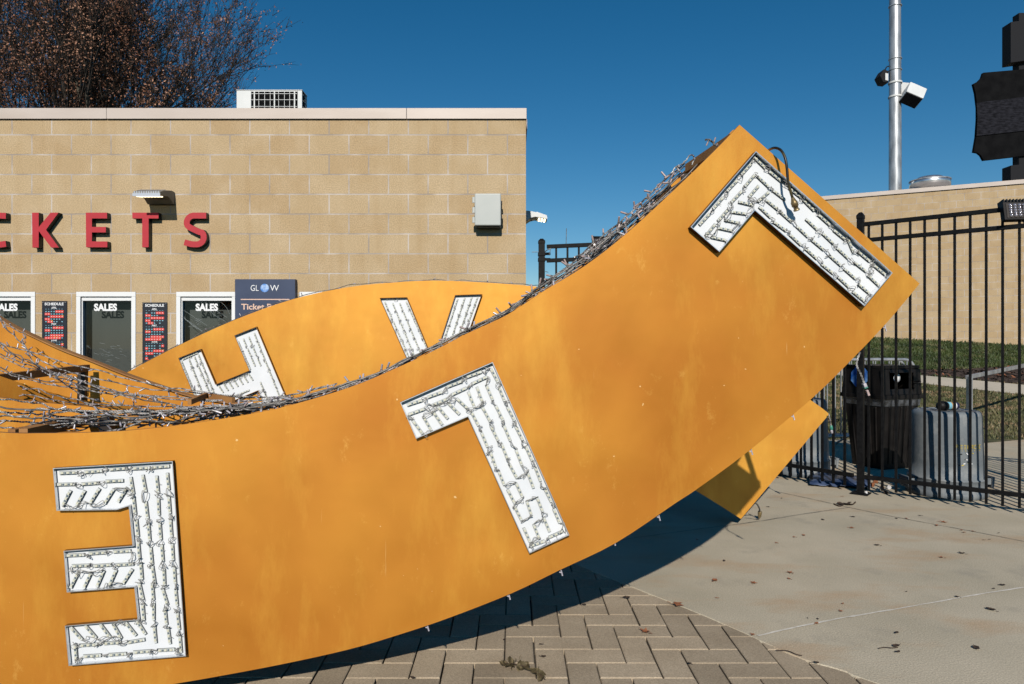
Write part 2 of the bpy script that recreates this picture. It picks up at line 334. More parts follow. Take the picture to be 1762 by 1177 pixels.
def glass_mat():
    m = bpy.data.materials.new('window glass'); m.use_nodes = True; N = m.node_tree.nodes; L = m.node_tree.links
    for n in list(N):
        if n.type != 'OUTPUT_MATERIAL': N.remove(n)
    out = [n for n in N if n.type == 'OUTPUT_MATERIAL'][0]
    t = N.new('ShaderNodeBsdfTransparent'); t.inputs[0].default_value = (.88, .90, .89, 1)
    g = N.new('ShaderNodeBsdfGlossy'); g.inputs['Roughness'].default_value = .02
    fr = N.new('ShaderNodeFresnel'); fr.inputs[0].default_value = 1.5
    mx = N.new('ShaderNodeMixShader'); L.new(fr.outputs[0], mx.inputs[0]); L.new(t.outputs[0], mx.inputs[1]); L.new(g.outputs[0], mx.inputs[2]); L.new(mx.outputs[0], out.inputs[0])
    return m
M['glass'] = glass_mat(); M['reflection_paint'] = mat('pale painted reflection', (.30, .34, .34), .5)
def emis(name, col, st):
    m = mat(name, (.8, .75, .6), .4); b = m.node_tree.nodes['Principled BSDF']
    b.inputs['Emission Color'].default_value = (*col, 1); b.inputs['Emission Strength'].default_value = st; return m
M['lit'] = emis('lit led', (1, .86, .55), 3)

def text_mb(txt, x0, x1, z0, z1, y, depth, bold=0.0, mb=None, mi=0, mirror=False):
    """lettering fitted in a box on a plane facing -Y, as an MB"""
    cu = bpy.data.curves.new('t', 'FONT'); cu.body = txt; cu.size = 1; cu.offset = bold; cu.resolution_u = 3
    ob = bpy.data.objects.new('t', cu); COL.objects.link(ob)
    dg = bpy.context.evaluated_depsgraph_get(); dg.update()
    me = bpy.data.meshes.new_from_object(ob.evaluated_get(dg))
    bpy.data.objects.remove(ob); bpy.data.curves.remove(cu)
    b = bmesh.new(); b.from_mesh(me); bmesh.ops.remove_doubles(b, verts=b.verts, dist=1e-5)
    for v in b.verts: v.co.z = 0
    vs = np.array([v.co[:] for v in b.verts]); lo = vs.min(0); hi = vs.max(0)
    r = bmesh.ops.extrude_face_region(b, geom=list(b.faces))
    for e in r['geom']:
        if isinstance(e, bmesh.types.BMVert): e.co.z = 1
    b.verts.index_update()
    mb = mb or MB()
    out = []
    for v in b.verts:
        fx = (v.co.x-lo[0])/(hi[0]-lo[0]); fz = (v.co.y-lo[1])/(hi[1]-lo[1])
        if mirror: fx = 1-fx; fz = 1-fz
        out.append((x0+fx*(x1-x0), y-depth*v.co.z, z0+fz*(z1-z0)))
    mb.add(out, [[v.index for v in f.verts] for f in b.faces], mi)
    b.free(); bpy.data.meshes.remove(me)
    return mb

# ================================================================== GROUND
GP = [(987,970),(1084,1009),(1200,1055),(1280,1090),(1370,1130),(1449,1154),(1511,1177)]
edge = [(-9.5, 16.0), (-2.6, 9.0), (-1.3, 7.0), (-.62, 5.85), (-.07, 5.0)]+[tuple(G(*p)[:2]) for p in GP]+[(2.1, 2.25), (3.1, 1.35), (5.0, -.4)]
edge = [tuple(v) for v in smoothline([(a, b, 0) for a, b in edge], 6)]
def inside_pave(x, y):      # left / near of the curve
    for i in range(len(edge)-1):
        a = edge[i]; b = edge[i+1]
        if min(a[1], b[1]) <= y <= max(a[1], b[1]):
            t = (y-a[1])/(b[1]-a[1]); return x < a[0]+t*(b[0]-a[0])
    return y < edge[-1][1]
g = MB(); g.add([(-400,-200,-.09),(400,-200,-.09),(400,600,-.09),(-400,600,-.09)], [(0,1,2,3)])
tag(g.build('ground', M['conc']), kind='structure')
g = MB(); g.add([(-12,-1,-.03),(6,-1,-.03),(6,7.2,-.03),(-12,7.2,-.03)], [(0,1,2,3)])
tag(g.build('joint_sand', M['sand']), kind='structure')
# concrete slab: polygon right of the curve with a rounded worn edge
g = MB(); top = []; rim = []
strip = [e for e in edge if e[1] < 16]
n = len(strip)
for i, e in enumerate(strip):
    a = strip[max(i-1, 0)]; b = strip[min(i+1, n-1)]; d = Vector((b[0]-a[0], b[1]-a[1], 0)).normalized(); nn = Vector((-d.y, d.x, 0))
    if nn.x < 0: nn = -nn
    j = random.uniform(-.002, .002)
    q = Vector((e[0]+j, e[1], 0)); rim.append((q+Vector((0, 0, -.05)), q+Vector((0, 0, -.006)), q+nn*.008))
for i in range(n-1):
    for k in range(2):
        g.add([rim[i][k], rim[i+1][k], rim[i+1][k+1], rim[i][k+1]], [(0,1,2,3)])
for i in range(n-1):
    p, q = rim[i][2], rim[i+1][2]
    g.add([p, q, (40, q.y, 0), (40, p.y, 0)], [(0,1,2,3)])
tag(g.build('concrete_pavement', M['conc'], origin=(0,0,0)), kind='structure')
# pavers
L_ = .268; W_ = .134; jg = .006
pv = MB()
ox, oy = -.032, .055
for i in range(-75, 32):
    for j in range(4, 53):
        d = (i+j) % 4
        x = i*W_+ox; y = j*W_+oy
        if d == 0: x1, y1 = x+L_, y+W_
        elif d == 2: x1, y1 = x+W_, y+L_
        else: continue
        if not (inside_pave(x, y) or inside_pave(x1, y1) or inside_pave(x, y1)): continue
        g_ = jg/2; r = .004; dz = random.uniform(-.0012, .0012)-.003
        z = dz
        gx = .0032; g_ = .002
        a = [(x+gx, y+g_), (x1-gx, y+g_), (x1-gx, y1-g_), (x+gx, y1-g_)]
        jt = random.uniform(-.0015, .0015)
        a = [(p[0]+jt, p[1]+random.uniform(-.001, .001)) for p in a]
        ii = [(x+gx+r, y+g_+r), (x1-gx-r, y+g_+r), (x1-gx-r, y1-g_-r), (x+gx+r, y1-g_-r)]
        vs = [(p[0], p[1], -.045) for p in a]+[(p[0], p[1], z-.003) for p in a]+[(p[0]+jt, p[1], z) for p in ii]
        fs = [(8,9,10,11)]+[(k, (k+1) % 4, 4+(k+1) % 4, 4+k) for k in range(4)]+[(4+k, 4+(k+1) % 4, 8+(k+1) % 4, 8+k) for k in range(4)]
        pv.add(vs, fs)
tag(pv.build('paving', M['paver'], origin=(0,0,0), fixn=False), kind='structure')
# joints in the slab
def ribbon_ground(pts, w, z, wob=.002):
    g = MB(); q = smoothline(pts, 10); vs = []
    for i, p in enumerate(q):
        a = q[max(i-1, 0)]; b = q[min(i+1, len(q)-1)]; d = (b-a).normalized(); nn = Vector((-d.y, d.x, 0))
        ww = w*random.uniform(.6, 1.3)/2; o = nn*random.uniform(-wob, wob)
        vs += [tuple(p+o+nn*ww+Vector((0,0,z))), tuple(p+o-nn*ww+Vector((0,0,z)))]
    g.add(vs, [(2*i, 2*i+1, 2*i+3, 2*i+2) for i in range(len(q)-1)]); return g
j1 = [G(1304,1095), G(1430,1068), G(1560,1046), G(1700,1021), G(1800,1006), G(2100,960)]
tag(ribbon_ground(j1, .012, .004).build('pavement_joint', M['joint']), kind='structure')
j2 = [G(1335,846), G(1400,860), G(1463,874), G(1540,890), G(1620,905), G(1700,920), G(1800,940)]
tag(ribbon_ground(j2, .007, .004).build('pavement_joint', M['crack']), kind='structure')
j3 = [G(1463,874), G(1380,886), G(1300,899), G(1180,915), G(1060,932)]
tag(ribbon_ground(j3, .006, .008).build('pavement_joint', M['crack']), kind='structure')

# grassy bank beyond the fence (a plane rising from Y=10)
SL = .1427
def bank(x, y):
    k = (y-HY)/F; Y = (EYE+10*SL)/(k+SL)
    if Y < 10: Y = EYE/k if k > 0 else Y
    return Vector(((x-CX)/F*Y, Y, max(0, (Y-10)*SL)))
g = MB(); g.add([(1.5,10,.004),(60,10,.004),(60,34,24*SL),(1.5,34,24*SL)], [(0,1,2,3)])
g.add([(6.62,9.62,.004),(7.5,10,.004),(6.1,10,.004)], [(0,1,2)])
tag(g.build('lawn', M['soil'], origin=(0,0,0)), kind='structure')
def bank_poly(name, pts, m, dz, kind='structure'):
    g = MB(); vs = [bank(*p)+Vector((0,0,dz)) for p in pts]; g.add(vs, [list(range(len(vs)))]); return tag(g.build(name, m), kind=kind)
path_px = [(1300,620),(1440,633),(1579,646),(1762,663),(1900,676),(1900,697),(1762,680),(1579,660),(1440,647),(1300,634)]
bank_poly('path', path_px, M['path'], .012)
mul = [(1450,634),(1520,640),(1579,645),(1762,662),(1900,675),(1900,618),(1762,630),(1700,633),(1650,636),(1600,637),(1560,636),(1520,633)]
bank_poly('mulch_bed', mul, M['mulch'], .008)
# grass blades
def inpoly(x, y, poly):
    c = False; n = len(poly)
    for i in range(n):
        a = poly[i]; b = poly[i-1]
        if (a[1] > y) != (b[1] > y) and x < (b[0]-a[0])*(y-a[1])/(b[1]-a[1])+a[0]: c = not c
    return c
def blades(name, N, ylo, yhi, m, h0, h1, label):
    vs = []; fs = []
    k = 0
    tries = 0
    while k < N and tries < N*3:
        tries += 1
        Y = ylo+(yhi-ylo)*random.random(); X = Y*random.uniform(.33, .92)
        px = CX+X/Y*F; z = max(0, (Y-10)*SL); py = HY+(EYE-z)/Y*F
        if inpoly(px, py, path_px) or inpoly(px, py, mul): continue
        if Y < 10: continue
        h = random.uniform(h0, h1); a = random.uniform(0, 6.28); w = .008*Y/12+.004
        dx = math.cos(a)*w; dy = math.sin(a)*w; lx = random.uniform(-.5, .5)*h; ly = random.uniform(-.5, .5)*h
        b = len(vs); vs += [(X-dx, Y-dy, z), (X+dx, Y+dy, z), (X+lx, Y+ly, z+h)]; fs.append((b, b+1, b+2)); k += 1
    me = bpy.data.meshes.new(name); me.from_pydata(vs, [], fs); me.materials.append(m)
    o = bpy.data.objects.new(name, me); COL.objects.link(o); tag(o, label, 'grass', kind='stuff')
blades('grass', 42000, 14.5, 21.5, M['grass'], .03, .09, 'green mown grass on the bank below the block wall')
blades('grass', 24000, 10.0, 14.5, M['grassdry'], .02, .06, 'thin dry grass between the fence and the path')
# mulch chips
vs = []; fs = []
for k in range(5000):
    Y = random.uniform(13.5, 18.5); X = Y*random.uniform(.4, .9); px = CX+X/Y*F; z = (Y-10)*SL; py = HY+(EYE-z)/Y*F
    if not inpoly(px, py, mul): continue
    a = random.uniform(0, 6.28); l = random.uniform(.02, .06); w = random.uniform(.008, .02)
    c, s_ = math.cos(a), math.sin(a); b = len(vs); t = random.uniform(0, .04)
    vs += [(X-c*l-s_*w, Y-s_*l+c*w, z+.012), (X-c*l+s_*w, Y-s_*l-c*w, z+.015), (X+c*l+s_*w, Y+s_*l-c*w, z+.015+t), (X+c*l-s_*w, Y+s_*l+c*w, z+.012+t)]; fs.append((b,b+1,b+2,b+3))
me = bpy.data.meshes.new('mulch_chips'); me.from_pydata(vs, [], fs); me.materials.append(M['mulch']); me.materials.append(M['leafo'])
me.polygons.foreach_set('material_index', [1 if random.random() < .12 else 0 for _ in fs])
o = bpy.data.objects.new('mulch_chips', me); COL.objects.link(o); tag(o, 'dark bark mulch chips in the bed above the path', 'mulch', kind='stuff')

# ================================================================== TICKET BUILDING
BY = 7.0; SC = F/BY
def bx(x): return (x-CX)/SC
def bz(y): return EYE+(HY-y)/SC
zj = bz(231.5); xj = bx(157.6)
nrow = math.floor(zj/.2032); zoff = (-(zj-nrow*.2032))
# brick rows: even rows unshifted; joint xj must belong to the row just below zj (row index nrow-1 after shift)
xoff = -xj if (nrow-1) % 2 == 0 else -xj+.2032
block = block_mat('tan concrete block', xoff+40*.4064, zoff+10*.4064)
bld = empty('ticket_building', ((-9+bx(905))/2, BY, 0), 'low tan concrete block ticket building with beige metal coping and white framed windows', 'building')
XL = -9.0; XR = bx(905); ZT = bz(205); BACK = 12.6
wins = [(-41, 61), (131, 234), (303, 407), (515, 618)]
zw1 = bz(502); zw0 = .92
g = MB()
TH = .30
g.bb((XL, BY, zw1), (XR, BY+TH, ZT)); g.bb((XL, BY, 0), (XR, BY+TH, zw0))
xs = [XL]+[v for w in wins for v in (bx(w[0]), bx(w[1]))]+[XR]
for i in range(0, len(xs), 2): g.bb((xs[i], BY, zw0), (xs[i+1], BY+TH, zw1))
g.bb((XR-.2, BY+TH, 0), (XR, BACK, ZT)); g.bb((XL, BY+TH, 0), (XL+.2, BACK, ZT)); g.bb((XL+.2, BACK-.2, 0), (XR-.2, BACK, ZT))
g.build('wall', block, bld, origin=(0, BY, 0))
g = MB(); g.bb((XL+.2, BY+TH, ZT-.15), (XR-.2, BACK-.2, ZT-.05)); g.build('roof', M['inside'], bld)
g = MB(); zc = bz(187); ZC0 = bz(205)
xc = [XL-.03, bx(-180), bx(185), bx(700), XR+.008]
for i in range(4): g.bb((xc[i]+.0012, BY-.022, ZC0-.004), (xc[i+1]-.0012, BY+TH+.02, zc))
g.bb((XR-.2, BY+TH+.02, ZC0), (XR+.02, BACK+.02, zc)); g.bb((XL-.03, BY+TH+.02, ZC0), (XL+.2, BACK+.02, zc))
g.build('coping', M['cap'], bld, bevel=.004)
for wi, (a, b) in enumerate(wins):
    x0, x1 = bx(a), bx(b)
    fw = .052; fy = BY+.015
    g = MB(); zf = zw1
    # outer and inner frame steps
    g.bb((x0+.002, fy-.02, zf-.05), (x1-.002, fy+.08, zf-.001)); g.bb((x0+.002, fy-.02, zw0+.001), (x1-.002, fy+.08, zw0+.05))
    g.bb((x0+.002, fy-.02, zw0+.05), (x0+fw-.006, fy+.08, zf-.05)); g.bb((x1-fw+.006, fy-.02, zw0+.05), (x1-.002, fy+.08, zf-.05))
    g.bb((x0+fw-.006, fy, zf-.092), (x1-fw+.006, fy+.07, zf-.05)); g.bb((x0+fw-.006, fy, zw0+.05), (x1-fw+.006, fy+.07, zw0+.08))
    g.bb((x0+fw-.006, fy, zw0+.08), (x0+fw+.006, fy+.07, zf-.092)); g.bb((x1-fw-.006, fy, zw0+.08), (x1-fw+.006, fy+.07, zf-.092))
    fr = g.build('window', M['frame'], bld, bevel=.003)
    g = MB(); gy = fy+.03; g.add([(x0+fw, gy, zw0+.08), (x1-fw, gy, zw0+.08), (x1-fw, gy, zf-.092), (x0+fw, gy, zf-.092)], [(0,1,2,3)])
    g.build('pane', M['glass'], fr)
    g = MB(); g.bb((x0+.03, gy+.115, zw0), (x1-.03, gy+.125, zf-.12)); g.build('blind', M['blind'], fr)
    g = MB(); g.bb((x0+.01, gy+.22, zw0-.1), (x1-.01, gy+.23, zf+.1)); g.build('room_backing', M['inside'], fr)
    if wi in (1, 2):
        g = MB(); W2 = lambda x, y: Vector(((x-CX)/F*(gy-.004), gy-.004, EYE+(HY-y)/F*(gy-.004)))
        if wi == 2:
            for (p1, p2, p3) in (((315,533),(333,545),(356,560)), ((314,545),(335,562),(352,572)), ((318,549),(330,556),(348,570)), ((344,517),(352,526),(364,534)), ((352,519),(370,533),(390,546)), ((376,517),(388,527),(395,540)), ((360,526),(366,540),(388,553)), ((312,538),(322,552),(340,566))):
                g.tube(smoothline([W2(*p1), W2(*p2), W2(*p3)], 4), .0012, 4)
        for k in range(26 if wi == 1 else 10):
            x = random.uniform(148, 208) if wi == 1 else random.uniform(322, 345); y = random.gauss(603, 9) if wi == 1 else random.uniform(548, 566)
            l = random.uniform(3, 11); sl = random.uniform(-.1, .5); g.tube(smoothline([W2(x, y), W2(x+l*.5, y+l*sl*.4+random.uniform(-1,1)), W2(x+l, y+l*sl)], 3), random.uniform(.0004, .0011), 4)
        g.build('painted_reflections', M['reflection_paint'], fr)  # pale lines modelled on the pane to imitate reflections of the light strings
    if wi < 3:
        sx0 = bx([-9.0, 161.9, 336.8][wi]); sx1 = bx([30.5, 201.5, 375.3][wi])
        t = text_mb('SALES', sx0*(gy-.003)/BY, sx1*(gy-.003)/BY, bz(535.5)+.004, bz(521.9)+.0, gy-.003, .002, .045)
        t.build('lettering', M['vinyl'], fr)

# TICKETS letters
LY = BY-.062
def lx(x): return (x-CX)/F*LY
def lz(y): return EYE+(HY-y)/F*LY
def stroke(pts, w):
    q = [Vector(p) for p in pts]; l = []; r = []
    for i, p in enumerate(q):
        a = q[max(i-1, 0)]; b = q[min(i+1, len(q)-1)]; d = (b-a).normalized(); n = Vector((-d.y, d.x)); l.append(p+n*w/2); r.append(p-n*w/2)
    return [(v.x, v.y) for v in l+list(reversed(r))]
def letter(name, poly, label):
    t = empty('sign_letter', (lx(sum(p[0] for p in poly)/len(poly)), BY-.03, lz(430)), label, 'sign letter', 'red letters of the tickets sign')
    pts = [(lx(p[0]), LY, lz(p[1])) for p in poly]
    g = MB(); g.prism(pts, (0, -.004, 0)); g.build('face', M['red'], t)
    g = MB(); g.prism(pts, (0, .058, 0)); g.build('return', M['sideblack'], t)
K = [(55.6,366),(67,366),(67,391),(87.5,366),(101,366),(79.5,395.5),(101.5,426),(88.5,426),(67,397.5),(67,426),(56.2,426)]
E = [(148,366),(184.5,366),(184.5,376),(158.5,376),(158.5,390.5),(182.5,390.5),(182.5,400),(158.5,400),(158.5,415.5),(185,415.5),(185,425.5),(148.5,425.5)]
T = [(228,366),(273,366),(273,376),(256,376),(256,425.5),(245,425.5),(245,376),(228,376)]
def arc(cx, cy, rx, ry, a0, a1, n=10): return [(cx+rx*math.cos(math.radians(a0+(a1-a0)*i/n)), cy+ry*math.sin(math.radians(a0+(a1-a0)*i/n))) for i in range(n+1)]
Spts = [(355,371)]+[(343,371)]+arc(334, 383.5, 12.5, 12.5, -90, -200, 8)+[(326,391),(334,395),(344,399.5)]+arc(338.5, 408, 12.3, 12.6, -40, 90, 9)+[(330,420.3),(317.5,417)]
Spoly = stroke(Spts, 10.2)
Cpts = [(10.5,371.5),(0,371)]+arc(-8, 396, 16, 25, -90, -270, 16)+[(0,421),(10.5,419.5)]
letter('K', K, 'red letter K with black sides on the block wall'); letter('E', E, 'red letter E with black sides on the block wall, middle one of the row')
letter('T', T, 'red letter T half shaded by the wall lamp above it'); letter('S', Spoly, 'red letter S, rightmost on the block wall')
letter('C', stroke(Cpts, 10.2), 'red letter C cut off by the left edge of the photo')

letter('I', [(-85,366),(-74,366),(-74,425.5),(-85,425.5)], 'red letter I just left of the cut off letter C, outside the photo')
letter('T', [(x-405,y) for x,y in T], 'first red letter T of the wall sign, outside the photo')
# posters
def poster(x0, x1, y0, y1, label, name='poster', m='postblk', yy=.012):
    Yp = BY-yy; t = empty(name, ((x0+x1)/2/SC-CX/SC, Yp, bz(y1)), label, 'poster')
    g = MB(); g.bb((bx(x0), Yp, bz(y1)), (bx(x1), BY-.002, bz(y0))); g.build('panel', M[m], t, bevel=.001)
    return t, Yp
APR = ['.......', '....RRR', 'RR.....', '..RRRRR', 'RR.....', '.RR....']
MAY = ['.......', '...RRRR', 'RR.....', '.......', '..RRRRR', 'RRRRRR.']
JUN = ['.......', '......R', 'R......', '...RRRR', 'RRR....', '.......', 'R......']
for x0, dy, lab in ((73.5, 0, 'narrow black schedule poster between the left two ticket windows'), (246, 2.5, 'narrow black schedule poster right of the middle ticket window')):
    t, Yp = poster(x0, x0+42.5, 518+dy, 690, lab)
    ty = Yp-.0015
    g = text_mb('SCHEDULE', bx(x0+5), bx(x0+37.5), bz(525.5+dy), bz(520.8+dy), ty, .001, .03)
    for nm, yy, w in (('APRIL', 528, 4.5), ('MAY', 556, 4.2), ('JUNE', 584.5, 5)):
        text_mb(nm, bx(x0+21-w), bx(x0+21+w), bz(yy+3.2+dy), bz(yy+dy), ty, .001, .02, g)
    g.build('lettering', M['vinyl'], t)
    r = MB(); c = MB(); y_ = MB()
    for cal, yb in ((APR, 529.5), (MAY, 557.5), (JUN, 586)):
        for i, row in enumerate(cal):
            for k, ch in enumerate(row):
                xx = x0+5.2+k*4.6; yy = yb+dy+i*4.35+.2
                if ch == 'R':
                    r.bb((bx(xx-.02), ty-.001, bz(yy+4.15)), (bx(xx+4.62), ty, bz(yy)))
                    c.bb((bx(xx+1.6), ty-.002, bz(yy+2.6)), (bx(xx+2.9), ty-.0012, bz(yy+1.5)))
                    if random.random() < .12: y_.bb((bx(xx+2.6), ty-.002, bz(yy+1.2)), (bx(xx+4.2), ty-.0012, bz(yy)))
                elif i > 0 and random.random() < .85: c.bb((bx(xx+1), ty-.001, bz(yy+3)), (bx(xx+3.4), ty, bz(yy+1.3)), 1)
                elif i == 0: c.bb((bx(xx+1), ty-.001, bz(yy+2.6)), (bx(xx+3.2), ty, bz(yy+2)), 1)
    for yy0 in (616, 645):
        for i in range(6):
            for k in range(7):
                if random.random() < .4: r.bb((bx(x0+5.2+k*4.6), ty-.001, bz(yy0+dy+i*4.35+4.15)), (bx(x0+9.8+k*4.6), ty, bz(yy0+dy+i*4.35)))
    r.build('red_dates', M['postred'], t); c.build('date_marks', [M['vinyl'], M['postcy']], t); y_.build('yellow_stars', M['postyel'], t)
    g = MB()
    for q in ((x0+2, 520.5+dy), (x0+40.5, 520.5+dy), (x0+2, 606), (x0+40.5, 606)):
        g.lathe([(.005, 0), (.005, .004), (.002, .006)], (bx(q[0]), Yp-.001, bz(q[1])), 8, axis=(0,-1,0))
    g.build('screw', M['alu'], t)
t, Yp = poster(409, 511.5, 481.5, 640, 'navy blue ticket price poster above the orange arch', m='navy', yy=.07)
g = text_mb('GL', bx(436), bx(449.5), bz(501.5), bz(491.5), Yp-.0015, .001, -.005)
text_mb('W', bx(469), bx(484), bz(501.5), bz(491.5), Yp-.0015, .001, -.005, g)
g.build('lettering', M['vinyl'], t)
g = MB(); g.lathe([(.043, 0), (.043, .002)], (bx(459.8), Yp-.001, bz(496.5)), 24, axis=(0,-1,0)); g.build('globe_print', M['globe'], t)
g = MB(); g.bb((bx(419), Yp-.002, bz(516.8)), (bx(502), Yp-.0005, bz(515.2)))
text_mb('Ticket Prices', bx(420), bx(500), bz(533.5), bz(523.5), Yp-.0015, .001, .022, g)
g.build('lettering', M['peach'], t)

# wall lamps (LED wall packs)
def wall_lamp(loc, rz, label, body, dark_top=False):
    t = empty('wall_lamp', loc, label, 'wall lamp', None, rz)
    # local: wall plane y=0, lamp projects to -y, width along x, z relative
    w = .134
    prof = [(-.30,.02),(-.30,.062),(-.24,.085),(-.15,.108),(-.06,.125),(0,.12),(0,-.005),(-.03,-.01),(-.09,.03),(-.15,.045)]
    Rz = Matrix.Rotation(rz, 3, 'Z'); o = Vector(loc)
    tr = lambda x, y, z: o+Rz @ Vector((x, y, z))
    g = MB(); g.prism([tr(-w, p[0], p[1]) for p in prof], Rz @ Vector((2*w, 0, 0))); g.build('housing', body, t, bevel=.005)
    g = MB()
    for i in range(11):
        xx = -w+.012+i*.0235
        g.prism([tr(xx, -.302, .04), tr(xx, -.302, .066), tr(xx, -.17, .112), tr(xx, -.17, .10)], Rz @ Vector((.009, 0, 0)))
    g.build('cooling_fins', M['silver'], t)
    g = MB(); g.prism([tr(-w-.002, -.304, .016), tr(-w-.002, -.304, .045), tr(-w-.002, -.296, .045), tr(-w-.002, -.296, .016)], Rz @ Vector((2*w+.004, 0, 0))); g.build('lip', M['silver'], t)
    g = MB()
    for i in range(7):
        for j in range(3):
            y = -.275+j*.035; zz = .02+(.30+y)*(.045-.02)/.15-.004
            g.box(tr(-.1+i*.033, y, zz), (.02, .02, .008), 0, Rz)
    g.build('led_chip', M['lit'], t)
wall_lamp((-3.588, BY, 2.835), 0, 'grey finned wall lamp with lit chips above the red letter T', M['bronze'])
bpy.context.view_layer.update()
wall_lamp((XR, 8.8, 2.97), math.radians(90), 'white topped wall lamp sticking out past the building corner', M['acwhite'])

# enclosure
t = empty('utility_box', (bx(840), BY, bz(392)), 'pale grey plastic enclosure with side hinges on the block wall', 'utility box')
q = 1175/6.85
def ex(x): return (x-CX)/q
def ez(y): return EYE+(HY-y)/q
g = MB(); g.bb((ex(818), 6.90, ez(389.5)), (ex(861.5), BY-.001, ez(334))); g.build('body', M['beige'], t, bevel=.008)
g = MB(); g.bb((ex(816.5), 6.85, ez(388)), (ex(862), 6.898, ez(332.5))); g.build('door', M['beige'], t, bevel=.012, seg=3)
for yy in (343, 360.5, 377.5):
    g = MB(); g.bb((ex(813.2), 6.868, ez(yy+5)), (ex(816.8), 6.89, ez(yy-5))); g.lathe([(.006, 0), (.006, .055)], (ex(813.3), 6.88, ez(yy+5)), 8); g.build('hinge', M['beige'], t)
for yy in (347.5, 364, 373):
    g = MB(); g.bb((ex(861.6), 6.868, ez(yy+3)), (ex(864), 6.91, ez(yy-2.5))); g.build('latch', M['blackpl'], t, bevel=.002)

# air conditioner on the roof
A = 10.0; q = F/A
def ax_(x): return (x-CX)/q
def az_(y): return EYE+(HY-y)/q
zt = az_(154.3); zb = zt-.62; x0, x1 = ax_(407), ax_(519.6)
t = empty('air_conditioner', ((x0+x1)/2, A+.12, ZT), 'white outdoor condenser with wire grille standing on the roof', 'air conditioner')
g = MB(); g.bb((x0, A, zb), (ax_(432), A+.25, zt-.012)); g.bb((ax_(432), A+.03, zb), (x1-.02, A+.25, zt-.012), 1)
g.bb((ax_(512), A, zb), (x1, A+.03, zt-.012)); g.bb((x1-.02, A+.22, zb), (x1, A+.25, zt-.012))
g.bb((ax_(432), A, zt-.03), (ax_(512), A+.03, zt-.012))
g.build('casing', [M['acwhite'], M['coil']], t, bevel=.004)
g = MB(); g.bb((x0-.006, A-.006, zt-.012), (x1+.006, A+.256, zt)); g.build('lid', M['acwhite'], t, bevel=.006)
g = MB()
for xx in (438, 446, 456, 465.5, 480, 490, 499, 508): g.bar((ax_(xx), A-.012, zb), (ax_(xx), A-.012, zt-.03), .006, .006)
for xx in (438.5, 473, 507.5): g.bar((ax_(xx), A-.016, zb), (ax_(xx), A-.016, zt-.03), .018, .008)
for yy in (162, 172.5, 184, 195, 206): g.bar((ax_(433), A-.02, az_(yy)), (ax_(512), A-.02, az_(yy)), .005, .006)
for k in range(6): g.bar((x1+.006, A+.04, zt-.06-k*.09), (x1+.006, A+.22, zt-.06-k*.09), .004, .005)
g.bar((x1+.006, A+.13, zb), (x1+.006, A+.13, zt-.02), .004, .005)
g.build('grille', M['acwhite'], t)
g = MB()
for xx in (x0+.1, x1-.1): g.bb((xx-.03, A, ZT-.05), (xx+.03, A+.25, zb))
g.build('stand', M['galv'], t)

